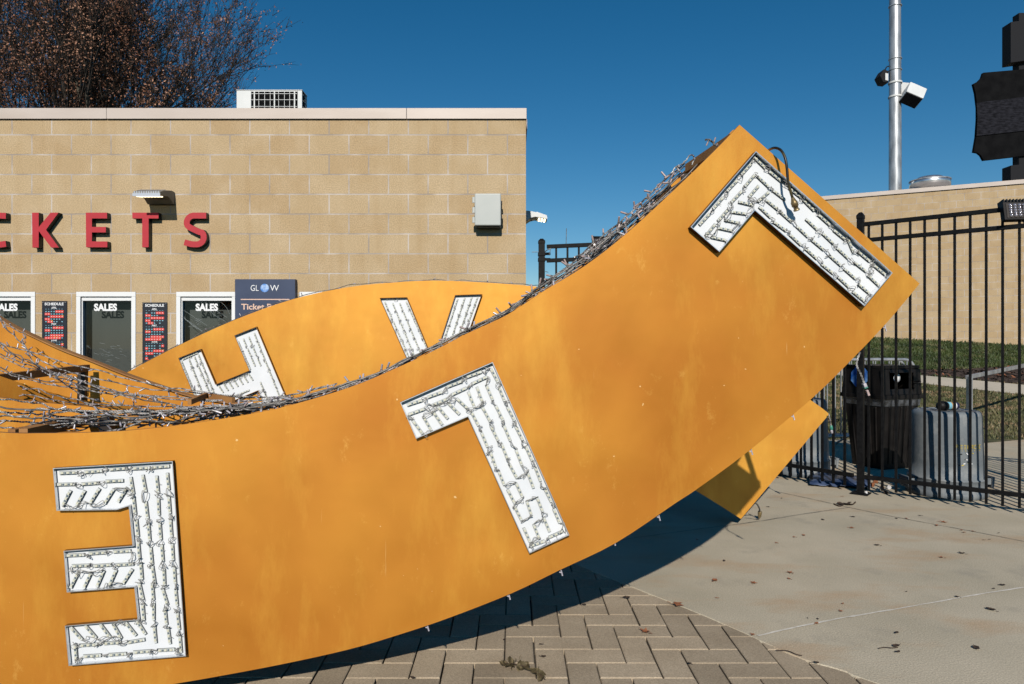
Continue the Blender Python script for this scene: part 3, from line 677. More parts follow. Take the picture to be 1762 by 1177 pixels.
# ================================================================== TREE behind the building
def make_tree(base, H, R, nl, label):
    segs = []  # (p0,p1,r0,r1,level)
    tips = []
    def grow(p, d, L, r, lev):
        n = 3 if lev < 3 else 2
        if lev >= 1:
            rr = ((p.x-base[0])**2+(p.y-base[1])**2)/4.85**2+((p.z-7.6)/3.6)**2 if p.z > 7.6 else ((p.x-base[0])**2+(p.y-base[1])**2)/4.85**2
            if rr > random.uniform(.85, 1.1): return
        q = p.copy(); dd = d.copy()
        for i in range(n):
            dd = (dd+Vector((random.gauss(0,.09), random.gauss(0,.09), random.gauss(.03,.05)))).normalized()
            e = q+dd*L/n; r2 = r*(1-.22*(i+1)/n)
            segs.append((q.copy(), e.copy(), r*(1-.22*i/n), r2, lev)); q = e
            if lev >= 1 and lev < 6 and i < n-1 and random.random() < .75: child(q, dd, L, r2, lev)
        if lev < 6:
            for k in range(random.choice((2, 3)) if lev < 4 else 2): child(q, dd, L, r*.78, lev)
        if lev >= 3: tips.append((q.copy(), dd.copy(), lev))
    def child(q, dd, L, r, lev):
        a = random.uniform(0, 6.28); sp = random.uniform(.22, .5)
        u = dd.orthogonal().normalized(); v = dd.cross(u)
        nd = (dd+(u*math.cos(a)+v*math.sin(a))*sp+Vector((0,0,.16))).normalized()
        grow(q, nd, L*random.uniform(.62, .78), r*random.uniform(.5, .68), lev+1)
    b = Vector(base)
    segs.append((b, b+Vector((0,0,1.7)), .24, .19, 0))
    for k in range(nl):
        a = 2*math.pi*k/nl+random.uniform(-.2, .2); s = random.uniform(.15, .95)
        d = Vector((math.cos(a)*s, math.sin(a)*s, 1)).normalized()
        grow(b+Vector((0,0,1.6)), d, H*.30*random.uniform(.85,1.1), .085, 1)
    t = empty('tree', base, label, 'tree')
    # branches mesh
    def prisms(sel, name, m, k):
        if not sel: return
        V = np.zeros((len(sel)*2*k, 3)); Fc = np.zeros((len(sel)*k, 4), int)
        for i, (p0, p1, r0, r1, lv) in enumerate(sel):
            d = (p1-p0).normalized(); u = d.orthogonal().normalized(); v = d.cross(u)
            for j in range(k):
                a = 2*math.pi*j/k; w = u*math.cos(a)+v*math.sin(a)
                V[i*2*k+j] = p0+w*r0; V[i*2*k+k+j] = p1+w*r1
                j2 = (j+1) % k; Fc[i*k+j] = (i*2*k+j, i*2*k+j2, i*2*k+k+j2, i*2*k+k+j)
        me = bpy.data.meshes.new(name); me.from_pydata(V.tolist(), [], Fc.tolist()); me.materials.append(m)
        o = bpy.data.objects.new(name, me); COL.objects.link(o); setparent(o, t); return o
    prisms([s for s in segs if s[4] == 0], 'trunk', M['bark2'], 10)
    prisms([s for s in segs if 1 <= s[4] <= 2], 'limbs', M['bark2'], 6)
    tw = [s for s in segs if s[4] > 2]
    # fine twigs at tips
    for (q, dd, lv) in tips:
        for k in range(3):
            nd = (dd+Vector((random.gauss(0,.35), random.gauss(0,.35), random.gauss(.1,.25)))).normalized()
            tw.append((q, q+nd*random.uniform(.15,.42), .0055, .0025, 6))
    prisms(tw, 'twigs', M['bark'], 3)
    # leaves near twigs
    src = [s for s in tw if s[4] >= 4]
    nleaf = 200000
    idx = rng.integers(0, len(src), nleaf)
    A0 = np.array([s[0][:] for s in src]); A1 = np.array([s[1][:] for s in src])
    # clumpy: keep density by a 3-D pattern
    tt = rng.random((nleaf, 1)); C = A0[idx]*(1-tt)+A1[idx]*tt+rng.normal(0, .045, (nleaf, 3))
    dens = np.sin(C[:,0]*2.3+1)+np.sin(C[:,1]*2.1)+np.sin(C[:,2]*1.9+2)+rng.normal(0, .8, nleaf)
    C = C[dens > -.6]; nleaf = len(C)
    a = rng.normal(size=(nleaf, 3)); a /= np.linalg.norm(a, axis=1)[:, None]
    b_ = rng.normal(size=(nleaf, 3)); b_ -= a*(a*b_).sum(1)[:, None]; b_ /= np.linalg.norm(b_, axis=1)[:, None]
    sz = rng.uniform(.015, .032, (nleaf, 1))
    V = np.empty((nleaf*4, 3)); V[0::4] = C-a*sz; V[1::4] = C+b_*sz*.5; V[2::4] = C+a*sz; V[3::4] = C-b_*sz*.5
    Fc = np.arange(nleaf*4).reshape(-1, 4)
    me = bpy.data.meshes.new('foliage'); me.from_pydata(V.tolist(), [], Fc.tolist()); me.materials.append(M['leafA']); me.materials.append(M['leafB'])
    me.polygons.foreach_set('material_index', rng.integers(0, 2, nleaf).tolist())
    o = bpy.data.objects.new('foliage', me); COL.objects.link(o); setparent(o, t)
    return t
tb = P(100, 592, 15.5)
make_tree((tb.x, tb.y, 0), 10.5, 4, 15, 'big tree with bare dark twigs and dry brown leaves behind the ticket building')

# ================================================================== FAR BLOCK BUILDING (right)
fa = Vector(((1420-CX)/F*21.7, 21.7, 0)); fb = Vector(((1762-CX)/F*19.5, 19.5, 0)); fd = (fb-fa).normalized(); ang = math.atan2(fd.y, fd.x)
fl = fa-fd*4.6; LEN = 26.0
fbm = block_mat('far tan block', 40*.4064, 10*.4064+.05)
far = empty('block_building', (fl.x, fl.y, 0), 'long pale block building with beige coping behind the lawn', 'building', None, ang)
Rf = Matrix.Rotation(ang, 3, 'Z')
def floc(x, y, z): return fl+Rf @ Vector((x, y, z))
ZF = EYE+(HY-343)/F*21.7
def local_box(name, a, b, m, bevel=0):
    g = MB(); g.bb(a, b); o = g.build(name, m, None, origin=(0,0,0), bevel=bevel); o.parent = far; return o
local_box('wall', (0, 0, -.2), (LEN, 9, ZF-.02), fbm)
local_box('coping', (-.04, -.04, ZF-.02), (LEN+.04, 9.04, ZF+.1), M['cap'])
# roof vent
c = P(1600, 322, 23.5)
t = empty('roof_vent', (c.x, c.y, ZF), 'round shiny aluminium fan vent on the far roof', 'roof vent')
g = MB(); g.lathe([(.35, ZF-.02-c.z), (.35, -.02), (.62, .0), (.62, .20), (.60, .22), (.60, .205), (.45, .21), (.42, .30), (.36, .34), (.0, .36)], c, 32)
g.build('hood', M['alu'], t)
g = MB(); g.lathe([(.635, .195), (.635, .23), (.61, .23)], c, 32); g.build('rim', M['galv'], t)

# light pole
PY = 24.0; pb = P(1540.3, 592, PY)
t = empty('light_pole', (pb.x, PY, 0), 'tall galvanised light pole rising behind the far building', 'pole')
g = MB(); g.tube([(pb.x, PY, 0), (pb.x, PY, 8), (pb.x-.01, PY, 17)], .225, 28, 0, .175); g.build('shaft', M['galv'], t)
g = MB()
for yy in (11, 102, 121):
    z = P(1540, yy, PY).z; g.lathe([(.214, -.015), (.217, 0), (.214, .015)], (pb.x, PY, z), 28)
g.build('seam_ring', M['galv'], t)
g = MB()
for yy in (143, 167):
    z = P(1540, yy, PY).z; g.lathe([(.222, -.03), (.226, 0), (.222, .03)], (pb.x, PY, z), 28)
g.build('strap', M['acwhite'], t)
c = P(1572, 163, PY-.15)
t = empty('floodlight', (c.x, c.y, c.z-.4), 'white boxy floodlight tilted down on the right of the tall pole', 'floodlight')
g = MB(); g.prism([P(1549.5,142,PY), P(1573,144,PY), P(1573,150,PY), P(1553,170,PY), P(1549.5,168,PY)], (0,-.03,0)); g.build('bracket', M['acwhite'], t)
R1 = Matrix.Rotation(math.radians(-10), 3, 'Z') @ Matrix.Rotation(math.radians(28), 3, 'Y') @ Matrix.Rotation(math.radians(-28), 3, 'X')
g = MB(); g.box(P(1570.5, 164, PY-.35), (.60, .5, .52), 0, R1); g.build('housing', M['acwhite'], t, bevel=.02)
g = MB(); cc = P(1570.5, 164, PY-.35); g.box(cc+R1 @ Vector((0, 0, -.27)), (.55, .45, .04), 0, R1); g.build('lens', M['charcoal'], t)
c = P(1522, 130, PY)
t = empty('floodlight', (c.x, c.y, c.z-.3), 'small grey floodlight on the left side of the tall pole', 'floodlight')
g = MB(); g.prism([P(x, y, PY) for x, y in ((1514.5,130),(1521,119),(1529,122),(1529,142),(1520,141))], (0, .4, 0)); g.build('housing', M['charcoal'], t, bevel=.01)
g = MB(); g.prism([P(x, y, PY-.01) for x, y in ((1523,126),(1528,127),(1528,139),(1523,138))], (0,-.02,0)); g.build('lens', M['acwhite'], t)
g = MB(); g.tube(smoothline([P(1523,120,PY), P(1526,115,PY), P(1530,114,PY)], 4), .02, 6); g.build('conduit', M['charcoal'], t)

# marquee structure seen from behind
MY = 27.0
t = empty('marquee_sign', (P(1790,592,MY).x, MY, 0), 'big black marquee sign with scooped corners at the right edge', 'sign')
def scoop():
    top = [(1692,125),(1762,119),(1850,112),(1866,128)]
    right = [(1860,160),(1858,190),(1862,225),(1868,250),(1850,262)]
    bot = [(1762,268),(1693,276)]
    left = arc(1672, 279, 22, 20, -20, -85, 4)
    return top+right+bot+[(1688,267),(1683,263),(1675.5,261.5)]+[(1680,235),(1682,205),(1682,185),(1679,160),(1675,144)]+[(1683,140),(1689,134)]
g = MB(); g.prism([P(x, y, MY) for x, y in scoop()], (0, .12, 0)); g.build('panel', M['marquee'], t)
g = MB(); g.prism([P(x, y, MY-.02) for x, y in ((1680,177),(1762,167),(1850,158),(1856,200),(1857,222),(1762,225),(1680,234),(1681.5,205))], (0,-.02,0)); g.build('band', M['marq2'], t)
g = MB(); g.prism([P(x, y, MY-.1) for x, y in ((1739.5,37.5),(1830,27),(1830,95),(1739.5,108))], (0,.5,0)); g.build('side_panel', M['charcoal'], t, bevel=.02)
g = MB(); g.prism([P(x, y, MY-.1) for x, y in ((1739.5,284.5),(1830,276),(1830,330),(1739.5,330))], (0,.5,0)); g.build('side_panel', M['charcoal'], t, bevel=.02)
g = MB(); a = P(1764, 20, MY); g.bb((a.x-.17, MY+.1, 0), (a.x+.17, MY+.45, a.z)); a = P(1810, 20, MY); g.bb((a.x-.17, MY+.1, 0), (a.x+.17, MY+.45, a.z)); g.build('post', M['charcoal'], t)

# ================================================================== FENCES
def post_mesh(w, h):
    g = MB(); g.bb((-w/2,-w/2,0),(w/2,w/2,h)); r = w*.56
    g.bb((-r,-r,h),(r,r,h+.03)); g.add([(-r,-r,h+.03),(r,-r,h+.03),(r,r,h+.03),(-r,r,h+.03),(-.4*r,-.4*r,h+.06),(.4*r,-.4*r,h+.06),(.4*r,.4*r,h+.06),(-.4*r,.4*r,h+.06)],
      [(0,1,5,4),(1,2,6,5),(2,3,7,6),(3,0,4,7),(4,5,6,7)])
    return g
def fence(name, a, b, sp, zr, label, cat, posts=(), pw=.024, ztop=None, zbot=.055, pwid=.075, ph=2.57, first=.5):
    a = Vector((*a, 0)); b = Vector((*b, 0)); d = (b-a).normalized(); L = (b-a).length; ang = math.atan2(d.y, d.x)
    t = empty(name, a, label, cat)
    for z in zr:
        g = MB(); g.bar(a+d*.02+Vector((0,0,z)), b-d*.02+Vector((0,0,z)), .036, .036); g.build('rail', M['black'], t, bevel=.002)
    proto = None; n = int((L-sp*first)/sp)+1
    zt = (ztop or max(zr))
    for i in range(n):
        p = a+d*(sp*(first+i))
        if (b-p).dot(d) < .03: break
        if proto is None:
            g = MB(); g.bb((-pw/2,-pw/2,0),(pw/2,pw/2,zt-zbot)); proto = g.build('picket', M['black'], None, origin=(0,0,0)); o = proto
        else: o = proto.copy(); COL.objects.link(o); o.matrix_parent_inverse = Matrix.Identity(4)
        o.location = (p.x, p.y, zbot); o.rotation_euler = (0,0,ang)
        setparent(o, t)
    for s in posts:
        p = a+d*s
        o = post_mesh(pwid, ph).build('post', M['black'], None, origin=(0,0,0), bevel=.002); o.location = (p.x, p.y, 0); o.rotation_euler = (0,0,ang); setparent(o, t)
        g = MB(); g.box((p.x, p.y, .006), (.15, .15, .012), 0, Matrix.Rotation(ang, 3, 'Z')); g.build('base_plate', M['black'], t, bevel=.002)
    return t, a, d
A0 = (3.258, 6.38); dR = Vector((1.151,-1)).normalized(); A1 = (A0[0]+dR.x*4.2, A0[1]+dR.y*4.2)
fR, fa_, fd_ = fence('metal_fence', A0, A1, .1125, (2.515, 2.366, .163), 'tall black picket fence running to the right edge past the grey can', 'fence', posts=(0, 2.45), first=.62, pw=.0195, pwid=.056)
B1 = (3.258-.41*2.9, 6.38+.57*2.9)
dl = (Vector(A0)-Vector(B1)).normalized()
fence('metal_fence', (A0[0]-dl.x*.05, A0[1]-dl.y*.05), B1, .1125, (2.50, 2.35, .163), 'black picket fence panel left of the corner post, behind the orange tail', 'fence', posts=(2.1,), first=.9, pw=.0195, pwid=.056)
# far gate leaf with hinge post
GA = P(932, 592, 8.6); 
def gz(x, y, Z=8.6): return P(x, y, Z)
t = empty('metal_gate', (GA.x, 8.6, 0), 'open black picket gate hung on a capped post beside the building', 'gate')
o = post_mesh(.078, P(932,419,8.6).z).build('post', M['black'], None, origin=(0,0,0), bevel=.002); o.location = (GA.x, 8.6, 0); setparent(o, t)
g = MB()
a = P(940.5, 424.5, 8.58); b = P(1100, 419.5, 8.35)
for (ya, yb) in ((424.5, 417.5), (448.5, 442), (800, 810)):
    g.bar(P(941, ya, 8.58), P(1100, yb, 8.35), .04, .048)
g.build('rail', M['black'], t, bevel=.002)
for i, xx in enumerate((957, 976.5, 996, 1015, 1034.5, 1054, 1074)):
    Zp = 8.58-.23*(xx-941)/159; g = MB(); p = P(xx, 592, Zp); g.bb((p.x-.012, Zp-.012, .05), (p.x+.012, Zp+.012, P(xx, 421, Zp).z)); g.build('picket', M['black'], t)
g = MB(); 
for yy in (436.5, 446):
    z0_ = P(932, yy, 8.6).z; g.bb((GA.x-.046, 8.555, z0_-.03), (GA.x+.046, 8.645, z0_+.015)); g.bb((GA.x+.04, 8.565, z0_-.02), (GA.x+.11, 8.60, z0_+.012))
g.build('hinge', M['black'], t, bevel=.004)
g = MB(); g.tube(smoothline([P(938,433,8.52), P(942,430,8.5), P(948,427.5,8.5)], 4), .006); g.tube(smoothline([P(947,428,8.5), P(946.5,433,8.5), P(945,438,8.5)], 4), .004); g.build('cable', M['wiredark'], t)
g = MB()
for (p1, p2) in (((974,421),(974.8,393)), ((926,433.5),(915,433.8)), ((938,467),(943.5,468.5))): g.tube([P(*p1, 8.58), P(*p2, 8.58)], .004, 5)
g.build('wire_tie', M['wiredark'], t)
# lamp heads clipped to fences
def stadium_light(c, w, h, yaw, label, pitch=0):
    t = empty('floodlight', c, label, 'floodlight')
    R = Matrix.Rotation(yaw, 3, 'Z') @ Matrix.Rotation(pitch, 3, 'X'); c = Vector(c)
    g = MB(); g.box(c+R @ Vector((0,.03,0)), (w, .06, h), 0, R); g.build('housing', M['blackpl'], t, bevel=.004)
    g = MB()
    for i in range(12): g.box(c+R @ Vector((-w/2+w*(i+.5)/12, .05, h/2+.008)), (w*.03, .09, .04), 0, R)
    g.build('cooling_fins', M['blackpl'], t)
    g = MB(); g.box(c+R @ Vector((0,-.003,-.0)), (w*.88, .004, h*.8), 0, R); g.build('reflector', M['strut'], t)
    g = MB(); 
    for i in range(7):
        for j in range(5):
            q = c+R @ Vector((-w*.4+w*.8*(i+.5)/7, -.006, -h*.36+h*.72*(j+.5)/5)); ax = R @ Vector((0,-1,0))
            g.lathe([(w*.05, 0), (w*.045, .008), (w*.02, .014), (0, .015)], q, 8, 0, ax)
    g.build('lens', M['lens'], t)
    g = MB(); g.bar(c+R @ Vector((0,.03,-h/2)), c+R @ Vector((w*.25,.05,-h/2-.09)), .012, .012); g.build('bracket', M['black'], t)
M['lens'] = mat('clear lens', (.42, .40, .44), .12, .7)
stadium_light(P(1762, 362, 5.57), .30, .155, math.radians(-8), 'black floodlight with a grid of clear lenses on the right fence top', math.radians(-12))
stadium_light(P(1034, 417, 8.42), .20, .10, math.radians(8), 'small dark floodlight clipped on the open gate top')

# ================================================================== CANS AND BINS
def grey_can(c, label, marks=False, h=.785):
    t = empty('trash_can', (c[0], c[1], 0), label, 'trash can')
    prof = [(.325,.0),(.335,.012),(.335,.045),(.325,.06),(.318,.065),(.318,.155),(.323,.16),(.323,.168),(.302,.175),(.30,.30),(.292,.5),(.285,h-.05),(.278,h-.02),(.262,h-.004),(.24,h),(.23,h-.006),(0,h-.006)]
    g = MB(); g.lathe(prof, (c[0], c[1], 0), 48); g.build('body', M['greypl'], t)
    for s in (-1, 1):
        g = MB()
        for k in range(2): g.bb((c[0]+s*.31, c[1]-.07+k*.12, .09), (c[0]+s*.385, c[1]-.05+k*.12, .15))
        g.prism([(c[0]+s*.375, c[1]-.08, .06), (c[0]+s*.395, c[1]-.08, .06), (c[0]+s*.41, c[1]-.08, .165), (c[0]+s*.375, c[1]-.08, .165)], (0,.16,0))
        g.build('handle', M['greypl'], t, bevel=.006)
    if marks:
        # faded yellow stencilling, upside down
        g = MB()
        for k in range(8):
            a = math.radians(-98+k*6.2-8); r = .2965; z = .475
            tx = Vector((-math.sin(a), math.cos(a), 0)); ctr = Vector((c[0]+r*math.cos(a), c[1]+r*math.sin(a), z)); nn = Vector((math.cos(a), math.sin(a), 0))
            R = Matrix((tx, -nn, Vector((0,0,1)))).transposed()
            for (dx, dz, w, hh) in random.sample([(-.010,0,.004,.036),(.008,0,.004,.036),(0,.016,.022,.005),(0,-.016,.022,.005),(0,0,.020,.005)], 3):
                g.box(ctr+R @ Vector((dx,0,dz)), (w,.003,hh), 0, R)
            for q in range(2): g.box(ctr+R @ Vector((random.uniform(-.01,.01),0,-.034)), (.004,.003,.006), 0, R)
        g.build('stencil_mark', M['ystencil'], t)
        g = MB()
        for k in range(11):
            a = math.radians(-92+random.uniform(-12, 14)); r = .2975; z = random.uniform(.29,.42)
            ctr = Vector((c[0]+(r+.001)*math.cos(a), c[1]+(r+.001)*math.sin(a), z)); nn = Vector((math.cos(a), math.sin(a), 0)); tx = Vector((-math.sin(a), math.cos(a), 0))
            R = Matrix((tx, -nn, Vector((0,0,1)))).transposed() @ Matrix.Rotation(random.uniform(-1,1), 3, 'Y')
            g.box(ctr, (random.uniform(.01,.03),.004,.008), k % 3, R)
        g.build('torn_sticker', [M['vinyl'], M['sideblack'], M['ystencil']], t)
    return t
M['ystencil'] = mat('faded yellow', (.55, .42, .08), .6)
c1 = P(1628, 592, 6.42); grey_can((c1.x, 6.42), 'grey upside-down trash can with yellow marks behind the right fence', True)
c2 = P(1374, 592, 7.45); grey_can((c2.x, 7.45), 'plain grey trash can partly hidden by the orange tail', False, .81)
# bottle lying on the can
t = empty('bottle', P(1632, 706, 6.38), 'black capped bottle with striped label lying on the grey can', 'bottle')
bc = P(1619, 698.5, 6.36); axb = Vector((1, .15, 0)).normalized()
g = MB(); g.lathe([(0,-.035),(.03,-.03),(.043,-.01),(.046,.01),(.044,.04),(.036,.06)], bc, 20, 0, axb); g.build('cap', M['blackpl'], t)
g = MB(); g.lathe([(.034,.055),(.037,.07),(.037,.09)], bc, 20, 0, axb); g.build('label_band', mat('sky blue label', (.2,.45,.55), .4), t)
g = MB(); g.lathe([(.037,.09),(.037,.125)], bc, 20, 0, axb); g.build('label', mat('tan label', (.40,.24,.10), .4), t)
g = MB(); g.lathe([(.037,.125),(.036,.14)], bc, 20, 0, axb); g.build('stripe', M['vinyl'], t)
g = MB(); g.lathe([(.036,.14),(.034,.165),(.026,.175),(0,.177)], bc, 20, 0, axb); g.build('bottom', mat('dark navy', (.02,.02,.06), .4), t)
# black hooded bin, corner towards the camera
BZ = 7.85; bcx = P(1516, 592, BZ).x
t = empty('recycling_bin', (bcx, BZ, 0), 'tall black hooded bin with round blue sticker behind the fence post', 'bin')
ya = math.radians(-70); Rb = Matrix.Rotation(ya, 3, 'Z')
def bl(x, y, z): return Vector((bcx, BZ, 0))+Rb @ Vector((x, y, z))
def frus(g, s0, z0, s1, z1, mi=0):
    vs = [bl(-s0,-s0,z0), bl(s0,-s0,z0), bl(s0,s0,z0), bl(-s0,s0,z0), bl(-s1,-s1,z1), bl(s1,-s1,z1), bl(s1,s1,z1), bl(-s1,s1,z1)]
    g.add(vs, [(0,1,2,3),(4,5,6,7),(0,1,5,4),(1,2,6,5),(2,3,7,6),(3,0,4,7)], mi)
g = MB(); frus(g, .21, .0, .265, .74)
for k in range(-2, 3):
    for (nx, ny) in ((0,-1), (1,0), (-1,0)):
        x0_ = k*.085
        if nx == 0: g.bar(bl(x0_*.8, -.215, .06), bl(x0_, -.268, .70), .018, .012, 0, (0,0,1))
        else: g.bar(bl(nx*.215, x0_*.8, .06), bl(nx*.268, x0_, .70), .018, .012, 0, (0,0,1))
g.build('body', M['blackpl'], t, bevel=.008)
g = MB(); frus(g, .270, .71, .282, .79); o = g.build('bag', M['bag'], t)
g = MB(); s = .29; z0_, z1_ = .80, 1.19
frus(g, s+.012, .79, s+.012, .835)
g.bb((0,0,0),(0,0,0))
# hood with an opening on the right hand face (+x local is right face)
g = MB(); frus(g, s+.012, .79, s+.012, .835)
pts = [bl(-s,-s,.835), bl(s,-s,.835), bl(s*.9,-s*.93,1.13), bl(-s*.9,-s*.93,1.13)]
g.prism(pts, Rb @ Vector((0,.02,0)))
g.prism([bl(-s,s,.835), bl(s,s,.835), bl(s*.9,s*.93,1.13), bl(-s*.9,s*.93,1.13)], Rb @ Vector((0,-.02,0)))
g.prism([bl(-s,-s,.835), bl(-s,s,.835), bl(-s*.9,s*.93,1.13), bl(-s*.9,-s*.93,1.13)], Rb @ Vector((.02,0,0)))
g.prism([bl(-s*.93,-s*.95,1.125), bl(s*.93,-s*.95,1.125), bl(s*.93,s*.95,1.125), bl(-s*.93,s*.95,1.125)], (0,0,.035))
# right face ring around the opening
for (u0, u1, v0, v1) in ((-s, -s*.62, .835, 1.12), (s*.62, s, .835, 1.12), (-s*.62, s*.62, .835, .90), (-s*.62, s*.62, 1.08, 1.12)):
    g.prism([bl(s*.97,u0,v0), bl(s*.97,u1,v0), bl(s*.92,u1,v1), bl(s*.92,u0,v1)], Rb @ Vector((-.02,0,0)))
g.build('hood', M['blackpl'], t, bevel=.004)
g = MB(); cst = bl(-.02,-s-.008,1.01)+Vector((0,0,0)); nn = Rb @ Vector((0,-1,.08)); cst = bl(-.03,-s*.965-.012,1.03)
g.lathe([(.125, 0), (.125, .003), (.118,.004), (0,.004)], cst, 8, 0, nn, smooth=False); g.build('sticker', M['sticker'], t)
g = MB(); g.lathe([(.015,0),(.05,.0),(.05,.01),(.015,.01)], bl(s*.7,.0,1.02), 16, 0, Rb @ Vector((1,0,0))); g.build('label_ring', M['vinyl'], t)
g = MB(); g.tube(smoothline([bl(s,.16,.98), bl(s+.09,.15,.99), bl(s+.09,.11,.97), bl(s,.1,.96)], 5), .006); g.build('tie_loop', M['blackpl'], t)

# crowd barriers
def barrier(p0, p1, label, grp):
    p0 = Vector((*p0,0)); p1 = Vector((*p1,0)); d = (p1-p0).normalized(); L = (p1-p0).length; r = .16; zt = 1.19; zb = .16
    t = empty('crowd_barrier', (p0+p1)/2, label, 'barrier', grp)
    loop = []
    for (cx, cz, a0) in ((L-r, zt-r, 90), (r, zt-r, 180)): pass
    loop = [p0+d*r+Vector((0,0,zb))]
    loop += [p0+Vector((0,0,zb+.03))]
    loop += [p0+d*(r-r*math.cos(math.radians(a)))+Vector((0,0,zt-r+r*math.sin(math.radians(a)))) for a in range(0, 91, 15)]
    loop += [p0+d*(L-r+r*math.sin(math.radians(a)))+Vector((0,0,zt-r+r*math.cos(math.radians(a)))) for a in range(0, 91, 15)]
    loop += [p1+Vector((0,0,zb+.03)), p1-d*r+Vector((0,0,zb))]; loop.append(loop[0])
    g = MB(); g.tube(loop, .02, 10); g.build('frame', M['galv'], t)
    n = int(L/.115)
    proto = None
    for i in range(1, n):
        q = p0+d*(L*i/n)
        if proto is None:
            g = MB(); g.tube([(0,0,0),(0,0,zt-zb-.02)], .008, 6); proto = g.build('bar', M['galv'], None, origin=(0,0,0)); o = proto
        else: o = proto.copy(); COL.objects.link(o); o.matrix_parent_inverse = Matrix.Identity(4)
        o.location = (q.x, q.y, zb); setparent(o, t)
    for s in (.25, L-.25):
        q = p0+d*s; nn = Vector((-d.y, d.x, 0)); g = MB(); g.tube([q-nn*.3, q-nn*.26+Vector((0,0,.04)), q+Vector((0,0,zb)), q+nn*.26+Vector((0,0,.04)), q+nn*.3], .014, 8); g.build('foot', M['galv'], t)
b0 = P(1400, 592, 9.2); b1 = P(1574, 592, 9.35)
barrier((b1.x-2.1, 9.05), (b1.x, 9.35), 'galvanised crowd barrier right behind the hooded bin', 'stacked crowd barriers')
barrier((b1.x-2.2, 9.2), (b1.x-.06, 9.48), 'second galvanised crowd barrier leaning just behind the front one', 'stacked crowd barriers')
barrier((b1.x-3.0, 9.0), (b1.x-.72, 9.24), 'galvanised crowd barrier whose rounded end shows behind the corner post', 'stacked crowd barriers')
# handrail
t = empty('handrail', (P(1667,592,9.3).x, 9.3, 0), 'square galvanised handrail rising to the right beside the lawn', 'handrail')
a = P(1668, 648, 9.3); g = MB(); g.bb((a.x-.028, 9.3-.028, 0), (a.x+.028, 9.3+.028, a.z)); g.build('post', M['galv'], t, bevel=.003)
g = MB(); g.bar(a+Vector((-.03,0,-.01)), P(1762, 629, 10.4), .05, .05); e2 = P(1850, 612, 11.6); g.bar(P(1762, 629, 10.4), e2, .05, .05); g.build('rail', M['galv'], t, bevel=.003)
g = MB(); g.bb((e2.x-.028, e2.y-.028, 0), (e2.x+.028, e2.y+.028, e2.z)); g.build('post', M['galv'], t)

# ================================================================== ORANGE RIBBONS
class Plane:
    """vertical plane Y = a + b X, with thickness direction; local coordinates (u,z)"""
    def __init__(s, a, b): s.a = a; s.b = b; s.k = math.sqrt(1+b*b); s.n = Vector((b,-1,0))/s.k
    def px(s, x, y, off=0):
        k = (x-CX)/F; Y = (s.a-off*s.k)/(1-s.b*k); return Vector((k*Y, Y, EYE-(y-HY)/F*Y))
FP = Plane(2.75, .13)
top_px = [(-330,668),(-200,712),(-90,735),(0,744),(68,745.6),(204,742),(340.5,727),(476.7,703),(600,667),(678,635),(753,594),(804,573.6),(872,542),(932,503),(1008.6,456),(1080,400),(1162,325),(1230,259),(1272.6,214.7)]
top_px[10] = (745,604)
bot_px = [(1582.5,488),(1529.7,551),(1475,609),(1397,685.6),(1284.6,779),(1200,841),(1162,866),(1060,934),(963,981),(880,1021),(773,1063),(690,1091),(600,1117.5),(480,1144),(363,1166),(299,1177),(150,1203),(0,1224),(-150,1232),(-330,1205)]
def sm2(p, n=4): return [(v.x, v.y) for v in smoothline([(a, b, 0) for a, b in p], n)]
TOP = sm2(top_px); BOT = sm2(bot_px)
rib = empty('ribbon_sign', FP.px(-60,1240), 'huge curved orange sign panel with upside down white light letters, in front', 'sign')
def panel(plane, outline, th, name, parent, m=None, off=0):
    g = MB(); pts = [plane.px(x, y, off) for x, y in outline]
    g.prism(pts, -plane.n*th, 0, 1); return g.build(name, [m or M['gold'], M['wood']], parent)
panel(FP, TOP+BOT, .018, 'front_panel', rib)
# back panel: same ribbon shape, 0.34 m behind
BP = Plane(2.75+.55, .13)
btop = [(-330,640),(-200,655),(-90,670),(0,684),(60,691),(120,697),(200,703),(330,706),(420,699),(500,684),(600,658),(678,629),(745,601),(804,569),(872,539),(932,500),(1008,452),(1080,394),(1150,322),(1186,287),(1232,252),(1262,223)]
DEP = .53
def shift(p, s=2.75/3.30): return (CX+(p[0]-CX)*s, HY+(p[1]-HY)*s)
bbot = [shift(p) for p in bot_px]; bbot[0] = (1451,503)
BTOP = sm2(btop); BBOT = sm2(bbot)
panel(BP, BTOP+BBOT, .018, 'back_panel', rib)
# cross bars between the panels
g = MB()
for (x, y, dy) in ((40, 741, 0), (505, 700, 0), (745, 612, 0), (932, 512, 0), (1080, 412, 0), (1200, 300, 0), (1262, 232, 0)):
    g = MB(); a = FP.px(x, y+6, -.02); b = a-FP.n*.50; g.bar(a, b, .03, .04); g.build('cross_bar', M['beam'], rib)
for (x, y) in ((1566, 496), (1420, 655), (1200, 830), (963, 970), (700, 1075), (363, 1152), (0, 1210)):
    g = MB(); a = FP.px(x, y-8, -.02); b = a-FP.n*.50; g.bar(a, b, .03, .04); g.build('cross_bar', M['beam'], rib)
g = MB(); a = FP.px(1272, 231, -.045); b = FP.px(1566, 492, -.045); g.bar(a, b, .04, .04); g.build('end_frame', M['beam'], rib)
a2 = a-FP.n*.45; b2 = b-FP.n*.45; g = MB(); g.bar(a2, b2, .04, .04); g.build('end_frame', M['beam'], rib)
for (a, b, w, h) in ((P(20, 747, 2.55), P(162, 719, 2.98), .03, .035), (P(326, 692, 2.8), P(357, 679, 3.02), .015, .022), (P(356, 680, 3.02), P(402, 689, 2.9), .015, .022)):
    g = MB(); g.bar(a, b, w, h); g.build('cross_bar', M['beam'], rib)
